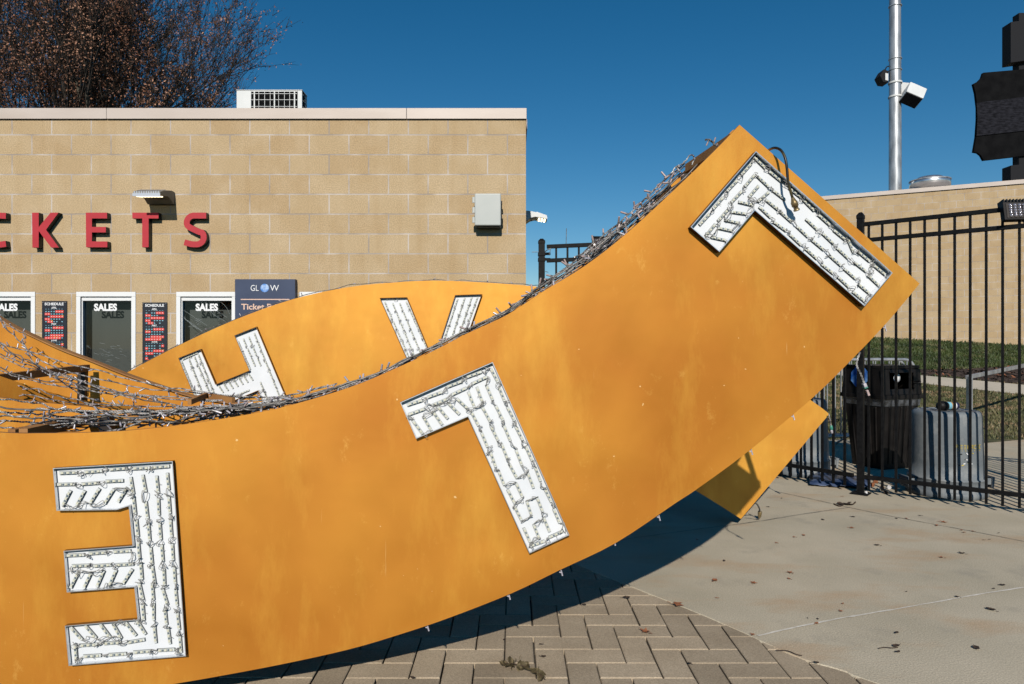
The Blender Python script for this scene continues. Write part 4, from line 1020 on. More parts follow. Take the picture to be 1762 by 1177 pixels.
g = MB(); g.bar(P(184, 717, 2.98), P(186, 790, 2.98), .045, .04, 0, (0,1,0)); g.build('upright', M['strut'], rib)
g = MB(); g.bar(P(1178, 300, 3.2), P(1178, 380, 3.2), .03, .03, 0, (0,1,0)); g.build('upright', M['strut'], rib)

# rear ribbon (arch) with H and V
RP = Plane(5.25, 0)
router = [(60,735),(140,685),(215,643),(300,598),(400,552),(500,516),(600,494),(700,484.5),(760,483),(830,486),(900,491),(960,499),(1080,530),(1200,578),(1320,641),(1400,692),(1427,712.5)]
rinner = [(1275,893),(1200,846),(1120,803),(980,752),(870,726),(760,720),(650,726),(540,746),(420,786),(300,838),(200,880)]
rear = empty('ribbon_sign', P(1275, 893, 5.25), 'orange arched sign panel behind, its right tail resting on the pavement', 'sign')
RO = sm2(router); RI = sm2(rinner)
panel(RP, RO+RI, .018, 'front_panel', rear, M['goldy'])
RB = Plane(5.55, 0); s_ = 5.25/5.55
panel(RB, [shift(p, s_) for p in RO+RI], .018, 'back_panel', rear)
g = MB()
for (x, y) in ((300,606),(500,524),(760,492),(1000,513),(1200,586),(1410,712),(1280,880),(1120,795),(870,718),(600,730)):
    g = MB(); a = RP.px(x, y, -.02); g.bar(a, a+Vector((0,.28,0)), .03, .04); g.build('cross_bar', M['beam'], rear)

# second ribbon at the left: panel B (front, turned) and A (rear)
PB = Plane(5.78, 1.0); PA = Plane(4.2, 0)
left = empty('ribbon_sign', P(-60, 800, 4.0), 'orange curved sign section at the left edge, wound with light strings', 'sign')
Btop = sm2([(-300,560),(-120,606),(0,647),(60,667),(110,681),(150,690),(230,701),(300,706),(345,708)])
panel(PB, Btop+[(345,740),(230,760),(0,780),(-300,790)], .018, 'front_panel', left)
Atop = sm2([(-300,360),(-120,468),(0,548),(60,579),(110,602),(160,621),(215,643),(270,662),(330,681),(400,693),(480,700)])
panel(PA, Atop+[(480,760),(200,800),(-300,820)], .03, 'back_panel', left)
# its brown rim board standing proud of the panel
g = MB(); A_ = [PA.px(x, y, .0) for x, y in Atop]; 
for i in range(len(A_)-1):
    g.add([A_[i]+Vector((0,-.018,.002)), A_[i+1]+Vector((0,-.018,.002)), A_[i+1]+Vector((0,.04,.002)), A_[i]+Vector((0,.04,.002)), A_[i]+Vector((0,-.018,-.006)), A_[i+1]+Vector((0,-.018,-.006))], [(0,1,2,3),(0,1,5,4)])
g.build('rim_board', M['beam'], left)
g = MB(); g.bar(P(-40, 655, 3.3), P(150, 633, 4.12), .035, .04); g.build('cross_bar', M['beam'], left)
g = MB(); g.bar(P(143, 633, 4.1), P(141, 720, 4.1), .045, .03, 0, (0,1,0)); g.build('upright', M['strut'], left)

# ---------------- letters (open channel trays)
def inset(poly, d):
    n = len(poly); out = []
    ar = sum(poly[i][0]*poly[(i+1) % n][1]-poly[(i+1) % n][0]*poly[i][1] for i in range(n))
    sg = 1 if ar > 0 else -1
    for i in range(n):
        p0 = Vector(poly[i-1]); p1 = Vector(poly[i]); p2 = Vector(poly[(i+1) % n])
        a = (p1-p0).normalized(); b = (p2-p1).normalized(); na = Vector((-a.y, a.x))*sg; nb = Vector((-b.y, b.x))*sg
        bis = (na+nb); l = bis.length; bis = bis/l if l > 1e-6 else na
        c = max(.3, bis.dot(na)); out.append(tuple(p1+bis*(d/c)))
    return out
def tray(plane, px, h, parent, th=.004, jit=0):
    U = Vector((1, plane.b, 0))/plane.k; O = Vector((0, plane.a, 0))
    pts = [plane.px(x, y, h) for x, y in px]
    uz = [((p-O).dot(U), p.z) for p in pts]
    W = lambda q, off: O+U*q[0]+Vector((0,0,q[1]))+plane.n*off
    inn = inset(uz, th); n = len(uz)
    letter_o = MB()
    # white floor
    letter_o.add([W(q, .004) for q in inn], [list(range(n))], 0)
    o = letter_o.build('light_letter', [M['white']], parent)
    rim_i = 1 if parent.get('label', '').startswith('orange arched') else 0
    g = MB()
    for i in range(n):
        j = (i+1) % n
        g.add([W(inn[i], .0045), W(inn[j], .0045), W(inn[j], h), W(inn[i], h)], [(0,1,2,3)], 0)
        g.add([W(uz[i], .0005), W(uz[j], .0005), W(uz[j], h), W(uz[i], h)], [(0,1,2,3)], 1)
        g.add([W(inn[i], h), W(inn[j], h), W(uz[j], h), W(uz[i], h)], [(0,1,2,3)], rim_i)
    g.build('side_wall', [M['wallw'], M['goldshade']], o, fixn=False)
    return o, W, (lambda x, y, off=.008: plane.px(x, y, off))
def module_mb(L=.064, w=.0115):
    g = MB(); g.bb((-L/2,-w/2,0),(L/2,w/2,.0035), 3); g.bb((-L/2+.0008,-w/2+.0008,.0035),(L/2-.0008,w/2-.0008,.0062), 0)
    for k in (-1,0,1):
        g.bb((k*L*.31-.004,-.0035,.0062),(k*L*.31+.004,.0035,.009), 1)
    for k in (-.5,.5): g.bb((k*L*.31-.003,-.003,.0062),(k*L*.31+.003,.003,.008), 2)
    return g
modmesh = {}
MODM = [M['module'], M['led'], M['ledd'], M['modedge']]
count = {'n': 0}; overflow = {}
def add_modules(plane, letter_o, segs, key, L=.064, wire=True):
    n = plane.n; U = Vector((1, plane.b, 0))/plane.k
    wg = MB(); last = None
    for (x0, y0, x1, y1) in segs:
        a = plane.px(x0, y0, .006); b = plane.px(x1, y1, .006); c = (a+b)/2; d = (b-a).normalized()
        y = n.cross(d).normalized(); R = Matrix((d, y, n)).transposed()
        if key+'n' not in count: count[key+'n'] = 0
        if count[key+'n'] < 100:
            if 'm' not in modmesh: proto = module_mb(L).build('led_module', MODM, None, origin=(0,0,0)); modmesh['m'] = proto; o = proto
            else: o = modmesh['m'].copy(); COL.objects.link(o); o.matrix_parent_inverse = Matrix.Identity(4)
            o.parent = None; o.location = c; o.rotation_euler = R.to_euler(); setparent(o, letter_o)
        else:
            mb = overflow.setdefault(key, MB()); g = module_mb(L)
            mb2 = [c+R @ Vector(v) for v in g.v]; base = len(mb.v); mb.v += [tuple(v) for v in mb2]; mb.f += [[base+i for i in f] for f in g.f]; mb.m += g.m; mb.sm += g.sm
        count[key+'n'] += 1
        e0 = c-d*L/2+n*.006; e1 = c+d*L/2+n*.006
        if last is not None:
            q = min(((last[i]-e).length, i, k) for i in (0,1) for k, e in enumerate((e0, e1)))
            if q[0] < .075:
                A_ = last[q[1]]; B_ = (e0, e1)[q[2]]; j = lambda s=.015: U*random.uniform(-s, s)+Vector((0,0,random.uniform(-s, s)))+n*random.uniform(0,.012)
                for rep in range(3): wg.tube(smoothline([A_, A_*.7+B_*.3+j(), A_*.3+B_*.7+j(), B_], 4), .0012, 4)
        last = (e0, e1)
        # stray tie
        if random.random() < .35: wg.tube([c+n*.006, c+n*.006+U*random.uniform(-.015,.015)+Vector((0,0,random.uniform(-.02,.02)))], .001, 3)
    if wire and wg.v: wg.build('wiring', M['wireled'], letter_o)
M['wireled'] = mat('grey lead wire', (.36, .35, .32), .4)
def zs(lst, ox, oy, s): return [(ox+a/s, oy+b/s, ox+c/s, oy+d/s) for a, b, c, d in lst]
E_px = [(90.8,805.7),(297,793.5),(320,1129.5),(118,1146),(111.5,1077),(236.7,1066),(231,1010.5),(114.8,1019.5),(109.3,948),(228,939),(221.4,871),(201,877.5),(97,879)]
oE, _, _ = tray(FP, E_px, .021, rib, .003)
E_m = [(135,128,210,125),(255,124,340,117),(385,110,465,105),(500,105,580,102),(600,100,678,94),(120,186,205,184),(240,184,325,178),(360,170,450,166),
(180,222,145,290),(252,222,215,290),(328,208,283,280),(400,212,357,280),(467,205,425,272),(488,155,500,228),(502,255,510,332),(516,365,524,447),(525,475,532,560),(538,585,544,662),(532,690,548,760),(548,795,553,865),(520,875,560,940),
(548,140,563,220),(563,270,573,360),(577,385,583,468),(588,505,596,590),(597,602,608,678),(596,690,602,765),(603,795,603,865),(607,905,614,985),
(618,145,626,225),(627,260,630,335),(634,378,640,465),(644,495,650,570),(655,615,658,695),(650,718,672,790),(660,815,668,890),(676,910,686,990),
(672,130,680,210),(680,250,686,330),(688,365,694,450),(697,485,702,568),(707,605,712,685),(714,715,722,800),(724,840,732,915),(736,955,742,1035),
(620,1025,710,1020),(500,1035,590,1028),(375,1048,465,1042),(250,1055,335,1050),(207,1000,212,1070),(230,1000,318,995),(352,990,435,985),(470,985,558,970),
(175,545,240,542),(285,535,355,530),(400,526,485,522),(415,593,500,588),(300,598,390,592),(195,598,275,595),(220,635,185,705),(288,630,250,710),(350,625,318,700),(412,622,380,695),(493,618,450,685),
(185,908,240,970),(258,900,310,960),(335,895,380,955),(397,890,440,965),(465,888,510,945)]
add_modules(FP, oE, zs(E_m, 60, 770, 2.943), 'f')
L_px = [(688.5,692.4),(847.8,623),(979.9,920.8),(911,952.5),(805.3,717),(716,755)]
oL, _, _ = tray(FP, L_px, .023, rib, .003)
L_m = [(108,290,185,265),(225,245,300,218),(345,182,410,158),(450,130,530,100),(588,85,625,155),(630,180,668,275),(677,295,728,390),(727,410,773,500),(785,525,828,620),(840,645,875,735),(893,765,940,860),(948,890,985,975),(925,1055,1000,1022),(820,1105,890,1080),(778,1005,812,1080),(835,985,865,1060),(893,945,925,1020),(855,830,885,905),(795,850,820,925),(722,875,765,960),(683,780,725,860),(733,745,768,820),(630,670,665,755),(585,565,615,650),(530,445,570,540),(470,325,518,415),
(390,255,455,315),(340,280,405,345),(275,295,342,375),(252,330,305,405),(200,365,240,435),(138,385,190,455),(115,345,200,315),(255,290,330,258),(365,230,440,195),(485,165,560,130),(558,170,600,270),(612,290,660,385),(662,410,700,500),(730,545,768,645),(800,685,833,770),(692,630,738,715),(648,515,685,610),(585,410,630,500),(535,300,585,390),(505,185,540,280),(458,220,490,300)]
add_modules(FP, oL, zs(L_m, 670, 610, 3.3625), 'f', .068)
L2_px = [(1188.5,390.5),(1301,260),(1536,469.5),(1487.5,527),(1299,362),(1238,433.5)]
oM, _, _ = tray(FP, L2_px, .032, rib, .003)
L2_m = [(90,560,168,475),(185,450,262,360),(282,325,362,240),(380,215,462,120),(475,85,550,160),(580,185,660,250),(725,305,795,360),(810,375,900,465),(915,480,1010,565),(1025,590,1115,665),(1125,650,1165,745),(1195,740,1285,815),(1305,835,1395,910),(1265,905,1350,985),(1170,815,1260,885),(1050,715,1130,790),(945,610,1035,695),(835,515,915,590),(605,315,695,385),(495,215,580,295),(405,295,485,200),(310,405,395,315),
(222,530,293,450),(135,635,205,550),(170,640,285,665),(215,575,330,600),(265,520,375,545),(315,465,420,480),(365,395,470,420),(440,360,505,285),(500,395,580,325),(555,380,640,450),(650,460,740,540),(770,565,850,640),(875,660,965,735),(995,765,1085,845),(1100,860,1185,935),(1195,965,1285,1040),
(1160,1020,1245,1090),(1050,910,1145,1000),(945,830,1025,895),(820,710,925,805),(720,620,805,700),(610,535,700,600),(505,425,595,510)]
add_modules(FP, oM, zs(L2_m, 1180, 250, 4.058), 'f', .068)
# H and A on the rear arch
H_px = [(306.5,616),(345,600.5),(371,661),(428.5,637.5),(403,577),(441,562),(508,722),(470,738),(444,672.5),(387,696),(414,762),(374,778)]
oH, _, _ = tray(RP, H_px, .03, rear)
H_m = []
def col(x0, y0, x1, y1, n, g=.12):
    for i in range(n):
        a = (i+g/2)/n; b = (i+1-g/2)/n; H_m.append((x0+(x1-x0)*a, y0+(y1-y0)*a, x0+(x1-x0)*b, y0+(y1-y0)*b))
col(314,619,341,607,2); col(312,620,350,712,6); col(325,617,350,680,4); col(334,612,362,678,4); col(341,609,372,685,5)
col(408,577,437,566,2); col(409,585,432,638,3); col(418,581,440,632,3); col(427,577,450,632,3); col(437,572,482,684,7)
for k in range(7): H_m.append((377+k*8.5, 664-k*3.5, 384+k*8.5, 675-k*3.5))
col(388,688,430,671,3); col(398,694,442,675,3); col(447,655,462,690,2); col(454,672,470,710,2)
add_modules(RP, oH, H_m, 'r', .066, True)
V_px = [(653,512.5),(700,511.3),(746,622),(783,507.5),(829.5,506),(772,672),(724,672)]
oV, _, _ = tray(RP, V_px, .03, rear)
H_m.clear()
col(662,515,699,514,2); col(661,517,706,620,6); col(675,520,716,620,6); col(687,520,727,615,6); col(698,517,736,602,5)
col(788,513,762,592,5); col(800,512,776,585,5); col(812,511,788,582,5); col(822,511,802,566,4)
add_modules(RP, oV, H_m, 'r', .066, True)
for key, par in (('f', rib), ('r', rear)):
    if key in overflow:
        o = overflow[key].build('led_module', MODM, par, fixn=False); o['kind'] = 'stuff'

# ================================================================== STRING LIGHTS
def bulb_proto():
    g = MB(); g.tube([(0,0,0),(0,0,.010)], .0038, 6, 1); g.tube([(0,0,.010),(0,0,.022),(0,0,.027)], .0032, 6, 0); return g
bulbs = {}
def strand(pts, label, r=.0021, mat_='wire', twist=True, bsp=.055, bl=.9, grp='light strings wound round the orange sign', bmat='bulb', wob=.004, maxb=95, bs=1.0):
    q = smoothline(pts, 3)
    q = [p+Vector((random.gauss(0,wob), random.gauss(0,wob), random.gauss(0,wob))) for p in q]
    q = smoothline(q, 6)
    # resample
    ds = [0]
    for i in range(1, len(q)): ds.append(ds[-1]+(q[i]-q[i-1]).length)
    Lt = ds[-1]; t = empty('string_light', q[0], label, 'string light', grp)
    g = MB()
    if twist:
        n = max(8, int(Lt/.004)); pts_ = []; j = 0
        A_ = []; B_ = []
        for k in range(n+1):
            s = Lt*k/n
            while j < len(ds)-2 and ds[j+1] < s: j += 1
            f = (s-ds[j])/max(1e-9, ds[j+1]-ds[j]); p = q[j].lerp(q[j+1], min(1, f)); d = (q[j+1]-q[j]).normalized()
            u = d.cross(Vector((0,.3,1))).normalized(); v = d.cross(u); a = s/.022*2*math.pi
            w = (u*math.cos(a)+v*math.sin(a))*r*.62; A_.append(p+w); B_.append(p-w)
        g.tube(A_, r*.62, 4, 0); g.tube(B_, r*.62, 4, 0)
    else: g.tube(q, r, 6)
    g.build('wire', M[mat_], t)
    s = random.uniform(0, bsp); j = 0; nb = 0
    key = bmat
    while s < Lt and nb < maxb and bl > 0:
        while j < len(ds)-2 and ds[j+1] < s: j += 1
        f = (s-ds[j])/max(1e-9, ds[j+1]-ds[j]); p = q[j].lerp(q[j+1], min(1, f)); d = (q[j+1]-q[j]).normalized()
        if key not in bulbs: bulbs[key] = bulb_proto().build('bulb', [M[bmat], M['wire']], None, origin=(0,0,0)); o = bulbs[key]
        else: o = bulbs[key].copy(); COL.objects.link(o); o.matrix_parent_inverse = Matrix.Identity(4)
        o.parent = None; dd = (d*random.uniform(-.6,.6)+Vector((random.gauss(0,.6), random.gauss(-.3,.5), random.gauss(.15,.8)))).normalized()
        o.location = p; o.rotation_euler = dd.to_track_quat('Z', 'Y').to_euler(); o.scale = (bs,)*3
        setparent(o, t)
        s += bsp*random.uniform(.6, 1.5); nb += 1
    return t
def Z1(lst, Za, Zb=None):   # zoom coordinates (origin 0,540 / 5.352)
    n = len(lst); Zb = Zb or Za
    return [P(a/5.352, 540+b/5.352, Za+(Zb-Za)*i/(n-1)) for i, (a, b) in enumerate(lst)]
def px3(lst, Za, Zb): n = len(lst); return [P(a, b, Za+(Zb-Za)*i/(n-1)) for i, (a, b) in enumerate(lst)]
tailx = [(300,664),(345,672),(400,678),(455,683),(500,680),(560,662)]
def z2p(l): return [(a/5.352, 540+b/5.352) for a, b in l]
LS = [
 ([(-60,245),(0,265),(120,310),(250,340),(400,385),(560,440),(760,490),(950,530),(1100,580),(1338,635)], [(292,667),(345,673),(400,681),(470,684),(520,676),(580,660)], 3.45, 2.85, 'top grey light string crossing above the lowest dip at left'),
 ([(-60,345),(0,370),(180,440),(320,490),(480,540),(640,590),(800,640),(1000,690),(1150,740),(1338,755)], [(300,683),(360,688),(430,690),(500,684)], 3.5, 2.86, 'grey light string second from the top across the left opening'),
 ([(-60,0),(0,60),(60,140),(160,230),(260,340),(400,440),(560,510),(700,550),(900,600),(1100,640),(1338,690)], [(290,672),(350,678),(420,684),(490,682),(560,664)], 3.6, 2.88, 'grey light string dropping steeply from the upper left corner of the opening'),
 ([(-60,490),(0,520),(120,570),(250,600),(400,640),(600,670),(780,700),(960,730),(1100,745),(1338,750)], [(300,687),(380,690),(450,689),(520,676)], 3.35, 2.86, 'grey light string running low above the darker orange band'),
 ([(200,240),(250,340),(300,440),(420,540),(560,620),(650,680),(780,760),(900,800),(1050,830)], [(230,698),(300,700),(380,696)], 3.4, 2.9, 'grey light string slanting down across the others at left'),
]
for l1, l2, za, zb, lab in LS:
    pts = px3(z2p(l1)+l2, za, zb); strand(pts, lab, .0030, 'wire', True, .10, bs=.95, wob=.0012)
strand(px3(z2p([(-40,20),(0,50),(100,120),(180,170),(230,200),(225,260),(245,330),(300,370)]), 3.9, 3.7), 'light string looping at the upper left under the rim board', .002, 'wire', True, .05)
low = [
 ([(-40,780),(0,790),(120,795),(250,815),(400,830),(480,870),(640,880),(800,890),(1000,895),(1338,890)], 'wire', 'beaded light string along the top of the lower left gap'),
 ([(-40,850),(0,865),(200,882),(400,886),(560,880),(760,905),(950,915),(1338,900)], 'wiredark', 'dark cord just under the beaded light string at lower left'),
 ([(-40,890),(0,905),(150,910),(300,918),(420,930),(520,905),(700,900),(900,940),(1338,930)], 'wire', 'sagging beaded light string in the middle of the lower left gap'),
 ([(-40,930),(0,940),(120,945),(250,955),(420,960),(620,962),(800,975),(1000,945),(1338,950)], 'wiredark', 'dark cord bundle in the lower left gap'),
 ([(-40,975),(0,985),(150,990),(320,1005),(500,1020),(680,1000),(850,985),(1050,990),(1338,985)], 'wire', 'light string with big knots low in the left gap'),
 ([(-40,1050),(0,1045),(150,1055),(340,1050),(420,1075),(560,1045),(700,1010),(900,1010),(1100,1000),(1338,985)], 'wire', 'light string resting on the front panel rim at left'),
 ([(-40,880),(60,920),(120,945),(260,940),(300,890),(440,880),(470,920),(640,890),(900,905),(1338,915)], 'wire', 'wavy light string twisting between the others at lower left'),
]
for k, (l, m_, lab) in enumerate(low):
    t2 = [(300+random.uniform(-5,5), 712-k*1.5), (370, 708-k*1.4+random.uniform(-3,3)), (430, 702-k*1.2), (480, 695-k*1.0)]
    strand(px3(z2p(l)+t2, 2.62+.05*(k % 3), 2.72), lab, .0034, m_, m_ == 'wire', .13 if m_ == 'wire' else .3, bs=1.05, wob=.0018)
# bundle lying along the top edge to the right
def topy(x):
    for i in range(len(TOP)-1):
        if TOP[i][0] <= x <= TOP[i+1][0]:
            t = (x-TOP[i][0])/(TOP[i+1][0]-TOP[i][0]); return TOP[i][1]+t*(TOP[i+1][1]-TOP[i][1])
    return TOP[-1][1]
def amp(x):
    xs_ = [330, 480, 640, 800, 900, 1000, 1100, 1180, 1240]; a_ = [26, 12, 8, 9, 11, 19, 22, 24, 14]
    return float(np.interp(x, xs_, a_))
for k in range(12):
    pts = []; x = random.uniform(330, 400) if k < 8 else random.uniform(700, 950); xe = random.uniform(1130, 1225) if k > 3 else random.uniform(700, 1190)
    dep = random.uniform(.02, .24); f = random.random()
    while x < xe:
        f = min(1, max(0, f+random.gauss(0, .13)))
        nx, ny = (-.5, -.86)
        a_ = amp(x)*f-1
        pp = FP.px(x+nx*a_*.6, topy(x)+ny*a_, -dep*random.uniform(.8,1.2)) ; pts.append(pp); x += random.uniform(36, 70)
    dark = k % 3 == 1
    strand(pts, 'thin light string in the tangle lying along the upper edge of the front orange panel', .0030 if not dark else .0034, 'wiredark' if dark else 'wire', not dark, .11 if not dark else .2, grp='tangled light strings along the upper edge', bmat='bulb' if k % 2 else 'bulbb', wob=.0022, bs=1.3)
for k in range(5):
    pts = []; x = random.uniform(960, 1040); f = random.uniform(.5, 1.1)
    while x < 1205:
        f = min(1.25, max(.3, f+random.gauss(0, .16))); a_ = amp(x)*f
        pts.append(FP.px(x-.5*a_*.6, topy(x)-.86*a_, -random.uniform(.02, .4))); x += random.uniform(28, 50)
    strand(pts, 'thin light string in the tangle lying along the upper edge of the front orange panel', .0032, 'wiredark' if k % 2 else 'wire', k % 2 == 0, .09, grp='tangled light strings along the upper edge', bmat='bulbb', wob=.003, bs=1.35)
for k, (y0, x1, y1, m_) in enumerate(((560,150,672,'wiredark'),(575,235,690,'wire'),(622,290,694,'wiredark'),(640,200,700,'wire'),(600,330,700,'wire'),(668,260,704,'wire'))):
    pts = []
    for i in range(8):
        f = i/7; pts.append(P(-25+(x1+25)*f, y0+(y1-y0)*(f**.72)+random.uniform(-4, 4), 3.5-.6*f))
    strand(pts, 'sagging light string in the net swept across the left opening', .0028, m_, m_ == 'wire', .10, grp='light string net at left', bmat='bulbb' if k % 2 else 'bulb', wob=.002, bs=.95)
for k in range(7):
    pts = []; x = random.uniform(20, 170); f = random.random(); xe = random.uniform(430, 520)
    while x < xe:
        f = min(1, max(0, f+random.gauss(0, .3))); base = topy(x)-4-f*float(np.interp(x, [0, 200, 350, 500], [26, 27, 22, 8]))
        pts.append(FP.px(x, base, -random.uniform(.05, .3))); x += random.uniform(30, 60)
    strand(pts, 'light string in the thick bundle lying low across the left opening', .0034, 'wiredark' if k % 3 == 0 else 'wire', k % 3 != 0, .14, grp='thick light string bundle at left', bmat='bulb', wob=.003, bs=1.15)
# loop at the upper end
strand([P(1155,299,2.98), P(1163,287,2.98), P(1172,283,2.97), P(1180,276,2.96), P(1186,268,2.96), P(1192,267,2.95), P(1195,274,2.95), P(1190,284,2.95)], 'grey wire loop sticking up near the upper end of the panel', .003, 'wire', False, .11, wob=.001, bs=1.2)
strand([P(1215,240,2.98), P(1221,241,2.95), P(1226,245,2.95), P(1232,250,2.94), P(1236,256,2.94)], 'short knot of dark bulbs at the top end of the panel', .004, 'wiredark', False, .035, bmat='bulbb', wob=.002)
# along the rear arch top
strand([RP.px(x, y-1.5, -.05) for x, y in RO[8:60:3]], 'light string lying along the top of the rear arch', .003, 'wiredark', False, .17, grp=None)
# bits under the lower edge
for (x, y) in ((875,1025), (965,984), (1056,932), (1133,889), (1292,776), (1364,716), (1522,563), (735,1079)):
    a = FP.px(x, y-4, -.012); b = FP.px(x+3, y+7, -.004)
    t = empty('cable_clip', a, 'small white clip peeking under the lower edge of the front orange panel', 'clip', 'clips under the lower panel edge')
    g = MB(); g.bar(a, b, .004, .004); g.bar(a.lerp(b,.5)+Vector((-.010,0,.003)), a.lerp(b,.5)+Vector((.002,0,0)), .003, .004); g.build('clip', M['bulb'], t)
# cable with brass plug at the far letter
t = empty('power_cable', FP.px(1366,357,.05), 'black power cable with brass plug hanging into the far white letter', 'cable')
cp = [FP.px(1318,262,-.2), FP.px(1325,257,-.05), FP.px(1334,254.5,.02), FP.px(1344,259,.05), FP.px(1351,272,.07), FP.px(1354,290,.075), FP.px(1356,312,.075), FP.px(1361,332,.07), FP.px(1366,347,.06)]
g = MB(); g.tube(smoothline(cp, 8), .0055, 10); g.build('cord', M['cord'], t)
g = MB(); ax = (cp[-1]-cp[-2]).normalized(); g.lathe([(.006,-.02),(.009,-.01),(.012,0),(.014,.002),(.014,.02),(.010,.021),(.010,.034),(.013,.036),(.013,.04),(0,.042)], cp[-1], 14, 0, ax); g.build('plug', M['brass'], t)
# cable end by the tail
t = empty('power_cable', G(1306,893), 'short cable with olive plug hanging down beside the orange tail', 'cable')
cp = [P(1298,865,5.3), P(1303,868,5.35), P(1307,876,5.4), P(1307,884,5.45), P(1306,890,5.45)]
g = MB(); g.tube(smoothline(cp, 6), .006, 8); g.tube(smoothline([P(1288,884,5.4), P(1296,888,5.42), P(1302,893,5.42), P(1306,893,5.44)], 5), .004, 6); g.build('cord', M['wiredark'], t)
g = MB(); g.lathe([(.007,0),(.014,.02),(.016,.05),(.012,.06)], P(1306.5,892,5.44), 12, 0, (.1,0,1)); g.build('plug', M['brass'], t)
# dangling string end
t = empty('string_light', FP.px(1477,610), 'light string end with clear plug dangling in front of the fence post', 'string light')
dl_ = [FP.px(1480,606,-.03), P(1476,616,2.95), P(1474,626,2.95), P(1476,634,2.95), P(1481,643,2.95), P(1484,652,2.95), P(1488,661,2.95)]
g = MB(); q = smoothline(dl_, 6); g.tube([p+Vector((.003*math.sin(i),0,0)) for i, p in enumerate(q)], .0025, 6); g.tube([p-Vector((.003*math.sin(i),0,0)) for i, p in enumerate(q)], .0025, 6); g.build('wire', M['wire'], t)
g = MB(); ax = (P(1494,680,2.95)-P(1487,661,2.95)).normalized(); R = ax.to_track_quat('Y','Z').to_matrix(); g.box(P(1488,664,2.95), (.018,.022,.014), 0, R); g.box(P(1493,676,2.95), (.013,.026,.010), 1, R); g.build('plug', [M['bulb'], M['bulbb']], t, bevel=.002)
g = MB(); g.box(P(1489,667,2.945), (.018,.004,.015), 0, R); g.build('plug_ring', M['green'], t)
t = empty('string_light', P(1427,715,5.2), 'short light string end with green plug hanging from the tail corner', 'string light')
g = MB(); g.tube(smoothline([P(1426,712,5.22), P(1428,720,5.2), P(1429,728,5.2), P(1430,732,5.2)], 5), .004, 6); g.build('wire', M['wire'], t)
g = MB(); g.lathe([(.008,0),(.012,.01),(.012,.03),(.008,.035)], P(1430,732,5.2), 10, 0, (.1,0,-1)); g.build('plug', M['green'], t)
g = MB(); g.lathe([(.008,.035),(.010,.04),(.010,.06),(0,.062)], P(1430,732,5.2), 10, 0, (.1,0,-1)); g.build('plug_tip', M['bulb'], t)

# ================================================================== LITTER
def leaf_mb(s, kind):
    g = MB(); n = 7; vs = []
    cur = random.uniform(.15, .5)
    if kind == 0:   # simple leaf
        for i in range(n):
            t = i/(n-1); w = math.sin(math.pi*min(1, t*.92+.04))**.8*.36*s*random.uniform(.85,1.1)
            x = (t-.5)*s; z = .003+cur*s*(abs(t-.5)**1.5); up = random.uniform(.1,.35)*s
            vs += [(x, -w, z+up*w/s), (x, 0, z), (x, w, z+up*w/s*1.4)]
        g.add(vs, [(3*i+k, 3*i+k+1, 3*i+k+4, 3*i+k+3) for i in range(n-1) for k in range(2)], 0)
    else:           # maple-like
        for k in range(10):
            a = 2*math.pi*k/10; r = s*(.62 if k % 2 == 0 else .26)*random.uniform(.8,1.15)
            vs.append((math.cos(a)*r, math.sin(a)*r, .004+random.uniform(0,.28)*r))
        vs.append((0,0,.006)); g.add(vs, [(k, (k+1) % 10, 10) for k in range(10)], 0)
    g.tube([(-s*.5,0,.003), (-s*.85, s*.1, .006)], .0012, 4, 0)
    return g
def put_leaf(x, y, s, kind, m, label, grp='fallen leaves on the pavement', z=0.001):
    p = G(x, y); s = s*.8; o = leaf_mb(s, kind).build('fallen_leaf', M[m], None, origin=(0,0,0), fixn=False); o.location = (p.x, p.y, z); o.rotation_euler = (0,0,random.uniform(0,6.28))
    tag(o, label, 'leaf', grp)
Lr = [(1230,1000,.05),(1297,1004,.045),(1358,997,.03),(1359,986,.05),(1200,930,.03),(1233,1030,.02),(1447,1053,.03),(1405,1074,.03),(1450,1040,.02),(1612,905,.04),(1624,899,.07),(1466,909,.05),(1560,893,.03),(1383,922,.035),(1366,925,.03),(1336,935,.03),(1658,917,.03),(1674,915,.03),(1450,855,.03),(1295,1093,.03),(1620,960,.04),(1655,913,.03)]
Ld = [(1509,939,.045),(1246,966,.03),(1416,895,.04),(1468,890,.04),(1322,873,.03),(1345,858,.02),(1583,888,.03),(1543,893,.03),(1692,930,.02),(1702,929,.02),(1718,918,.02),(1543,1090,.03),(1542,1113,.05),(1705,1050,.06),(1725,1008,.04),(1655,953,.05),(1405,1142,.03),(1647,1028,.03),(1560,1019,.015),(1710,1014,.02),(1407,1066,.02),(1680,1117,.05),(1545,1123,.03),(1390,1065,.01)]
for x, y, s in Lr: put_leaf(x, y, s, random.choice((0,1)), 'leafo', 'small rusty brown dry leaf lying on the grey concrete')
for x, y, s in Ld: put_leaf(x, y, s, 0, 'leafd', 'small dark dry leaf lying on the grey concrete', 'dark fallen leaves on the pavement')
for x, y, s in ((935,1131,.03),(1005,1042,.03),(1078,1030,.05),(867,1102,.02),(712,1124,.015),(1187,1143,.025),(930,1110,.02),(1110,1088,.05)): put_leaf(x, y, s, 0, 'leafd', 'small dark leaf lying on the herringbone pavers', 'leaves on the pavers')
put_leaf(1165, 1042, .085, 1, 'leafo', 'orange star-shaped leaf on the edge between pavers and concrete', None, .004)
put_leaf(1110, 1088, .06, 1, 'leafo', 'curled dark leaf standing in a paver joint')
put_leaf(710, 1168, .03, 0, 'leafd', 'small oval dark leaf near the left paver shadow', None)
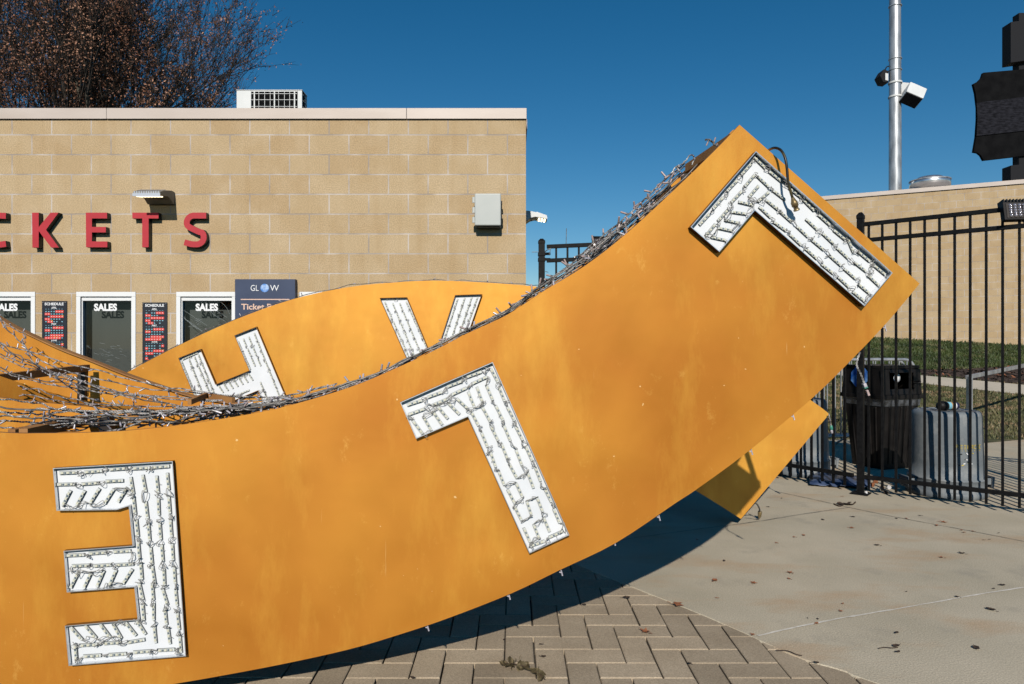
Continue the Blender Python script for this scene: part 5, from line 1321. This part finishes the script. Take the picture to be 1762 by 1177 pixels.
# twig clump on the pavers
t = empty('dead_sprig', G(905,1160), 'wilted sprig of crumpled olive brown leaves on the pavers', 'sprig')
g = MB(); pts = [G(868,1146)+Vector((0,0,.012)), G(885,1150)+Vector((0,0,.02)), G(905,1155)+Vector((0,0,.018)), G(925,1163)+Vector((0,0,.012)), G(938,1172)+Vector((0,0,.008))]; g.tube(smoothline(pts, 4), .0022, 5); g.build('stem', M['leafd'], t)
for i in range(15):
    f = i/14; q = smoothline(pts, 4)[int(f*15)]
    o = leaf_mb(random.uniform(.04,.075), 0).build('leaf', M['leafsprig'] if 'leafsprig' in M else M.setdefault('leafsprig', noise_mat('olive dry leaf', (.06,.045,.02), (.22,.17,.09), 25, .7)), None, origin=(0,0,0), fixn=False)
    o.location = q+Vector((random.gauss(0,.008), random.gauss(0,.012), -.006)); o.rotation_euler = (random.gauss(0,.6), random.gauss(0,.5), random.uniform(0,6.28)); setparent(o, t)
# twig on the pavement edge and small dark clump near the post
def twig(px, label, th=.0022, cat='twig', m='leafd'):
    g = MB(); g.tube(smoothline([G(*p)+Vector((0,0,.006)) for p in px], 5), th, 5); o = g.build('twig', M[m]); tag(o, label, cat); return o
twig([(1336,1121),(1355,1122),(1370,1128),(1380,1130)], 'brown twig lying on the paver edge in front')
twig([(1512,1118),(1522,1116),(1535,1117),(1545,1116)], 'thin twig lying on the near concrete')
twig([(1435,868),(1445,872),(1455,868),(1467,869),(1472,865)], 'dark curled twig near the fence corner post', .006)
t = empty('leaf_clump', G(1448,868), 'dark clump of wet leaves on the concrete near the corner post', 'leaves')
for i in range(8):
    o = leaf_mb(.05, 0).build('leaf', M['leafd'], None, origin=(0,0,0), fixn=False); p = G(1448+random.uniform(-13,16), 868+random.uniform(-2,2)); o.location = p+Vector((0,0,.004)); o.rotation_euler = (random.gauss(0,.3),0,random.uniform(0,6.28)); setparent(o, t)
# litter at post foot
for k, (x, y, s, m) in enumerate(((1500,843,.05,'paper'),(1508,838,.06,'leafo'),(1516,846,.05,'paper'),(1496,851,.04,'paper'),(1530,850,.05,'leafd'),(1512,832,.05,'leafo'),(1524,842,.04,'leafo'),(1536,842,.05,'paper'))):
    p = G(x, y+2); g = MB(); vs = []; 
    for i in range(14):
        v = Vector((random.gauss(0,1), random.gauss(0,1), random.gauss(0,1))).normalized()*s*random.uniform(.35,.6); vs.append(v+Vector((0,0,s*.35)))
    b = bmesh.new(); [b.verts.new(v) for v in vs]; bmesh.ops.convex_hull(b, input=b.verts); me = bpy.data.meshes.new('litter'); b.to_mesh(me); b.free(); me.materials.append(M[m])
    o = bpy.data.objects.new('crumpled_litter', me); COL.objects.link(o); o.location = (p.x, p.y+.06, 0); tag(o, 'crumpled scrap of litter at the foot of the corner post', 'litter', 'litter at the post foot')
# blue sheet
g = MB(); n = 16; vs = []
for i in range(n+1):
    for j in range(5):
        u = i/n; v = j/4; x = 1393+u*105; y = 843-8*math.sin(u*math.pi*.6+.2)*0+u*6-v*22*(1-.3*abs(u-.5)); p = G(x, y-6); p.z = .01+.05*math.sin(v*3.1)*(.4+.6*math.sin(u*9)**2)+.02*random.random(); vs.append(p)
g.add(vs, [(i*5+j, i*5+j+1, (i+1)*5+j+1, (i+1)*5+j) for i in range(n) for j in range(4)], 0, True)
o = g.build('vinyl_sheet', M['bluesheet']); tag(o, 'flattened blue vinyl sheet lying under the fence left of the corner post', 'plastic sheet')
md = o.modifiers.new('s', 'SOLIDIFY'); md.thickness = .003
# tree-like things far right out of frame cast shade on the lawn: a bare shrub beyond the edge is left out
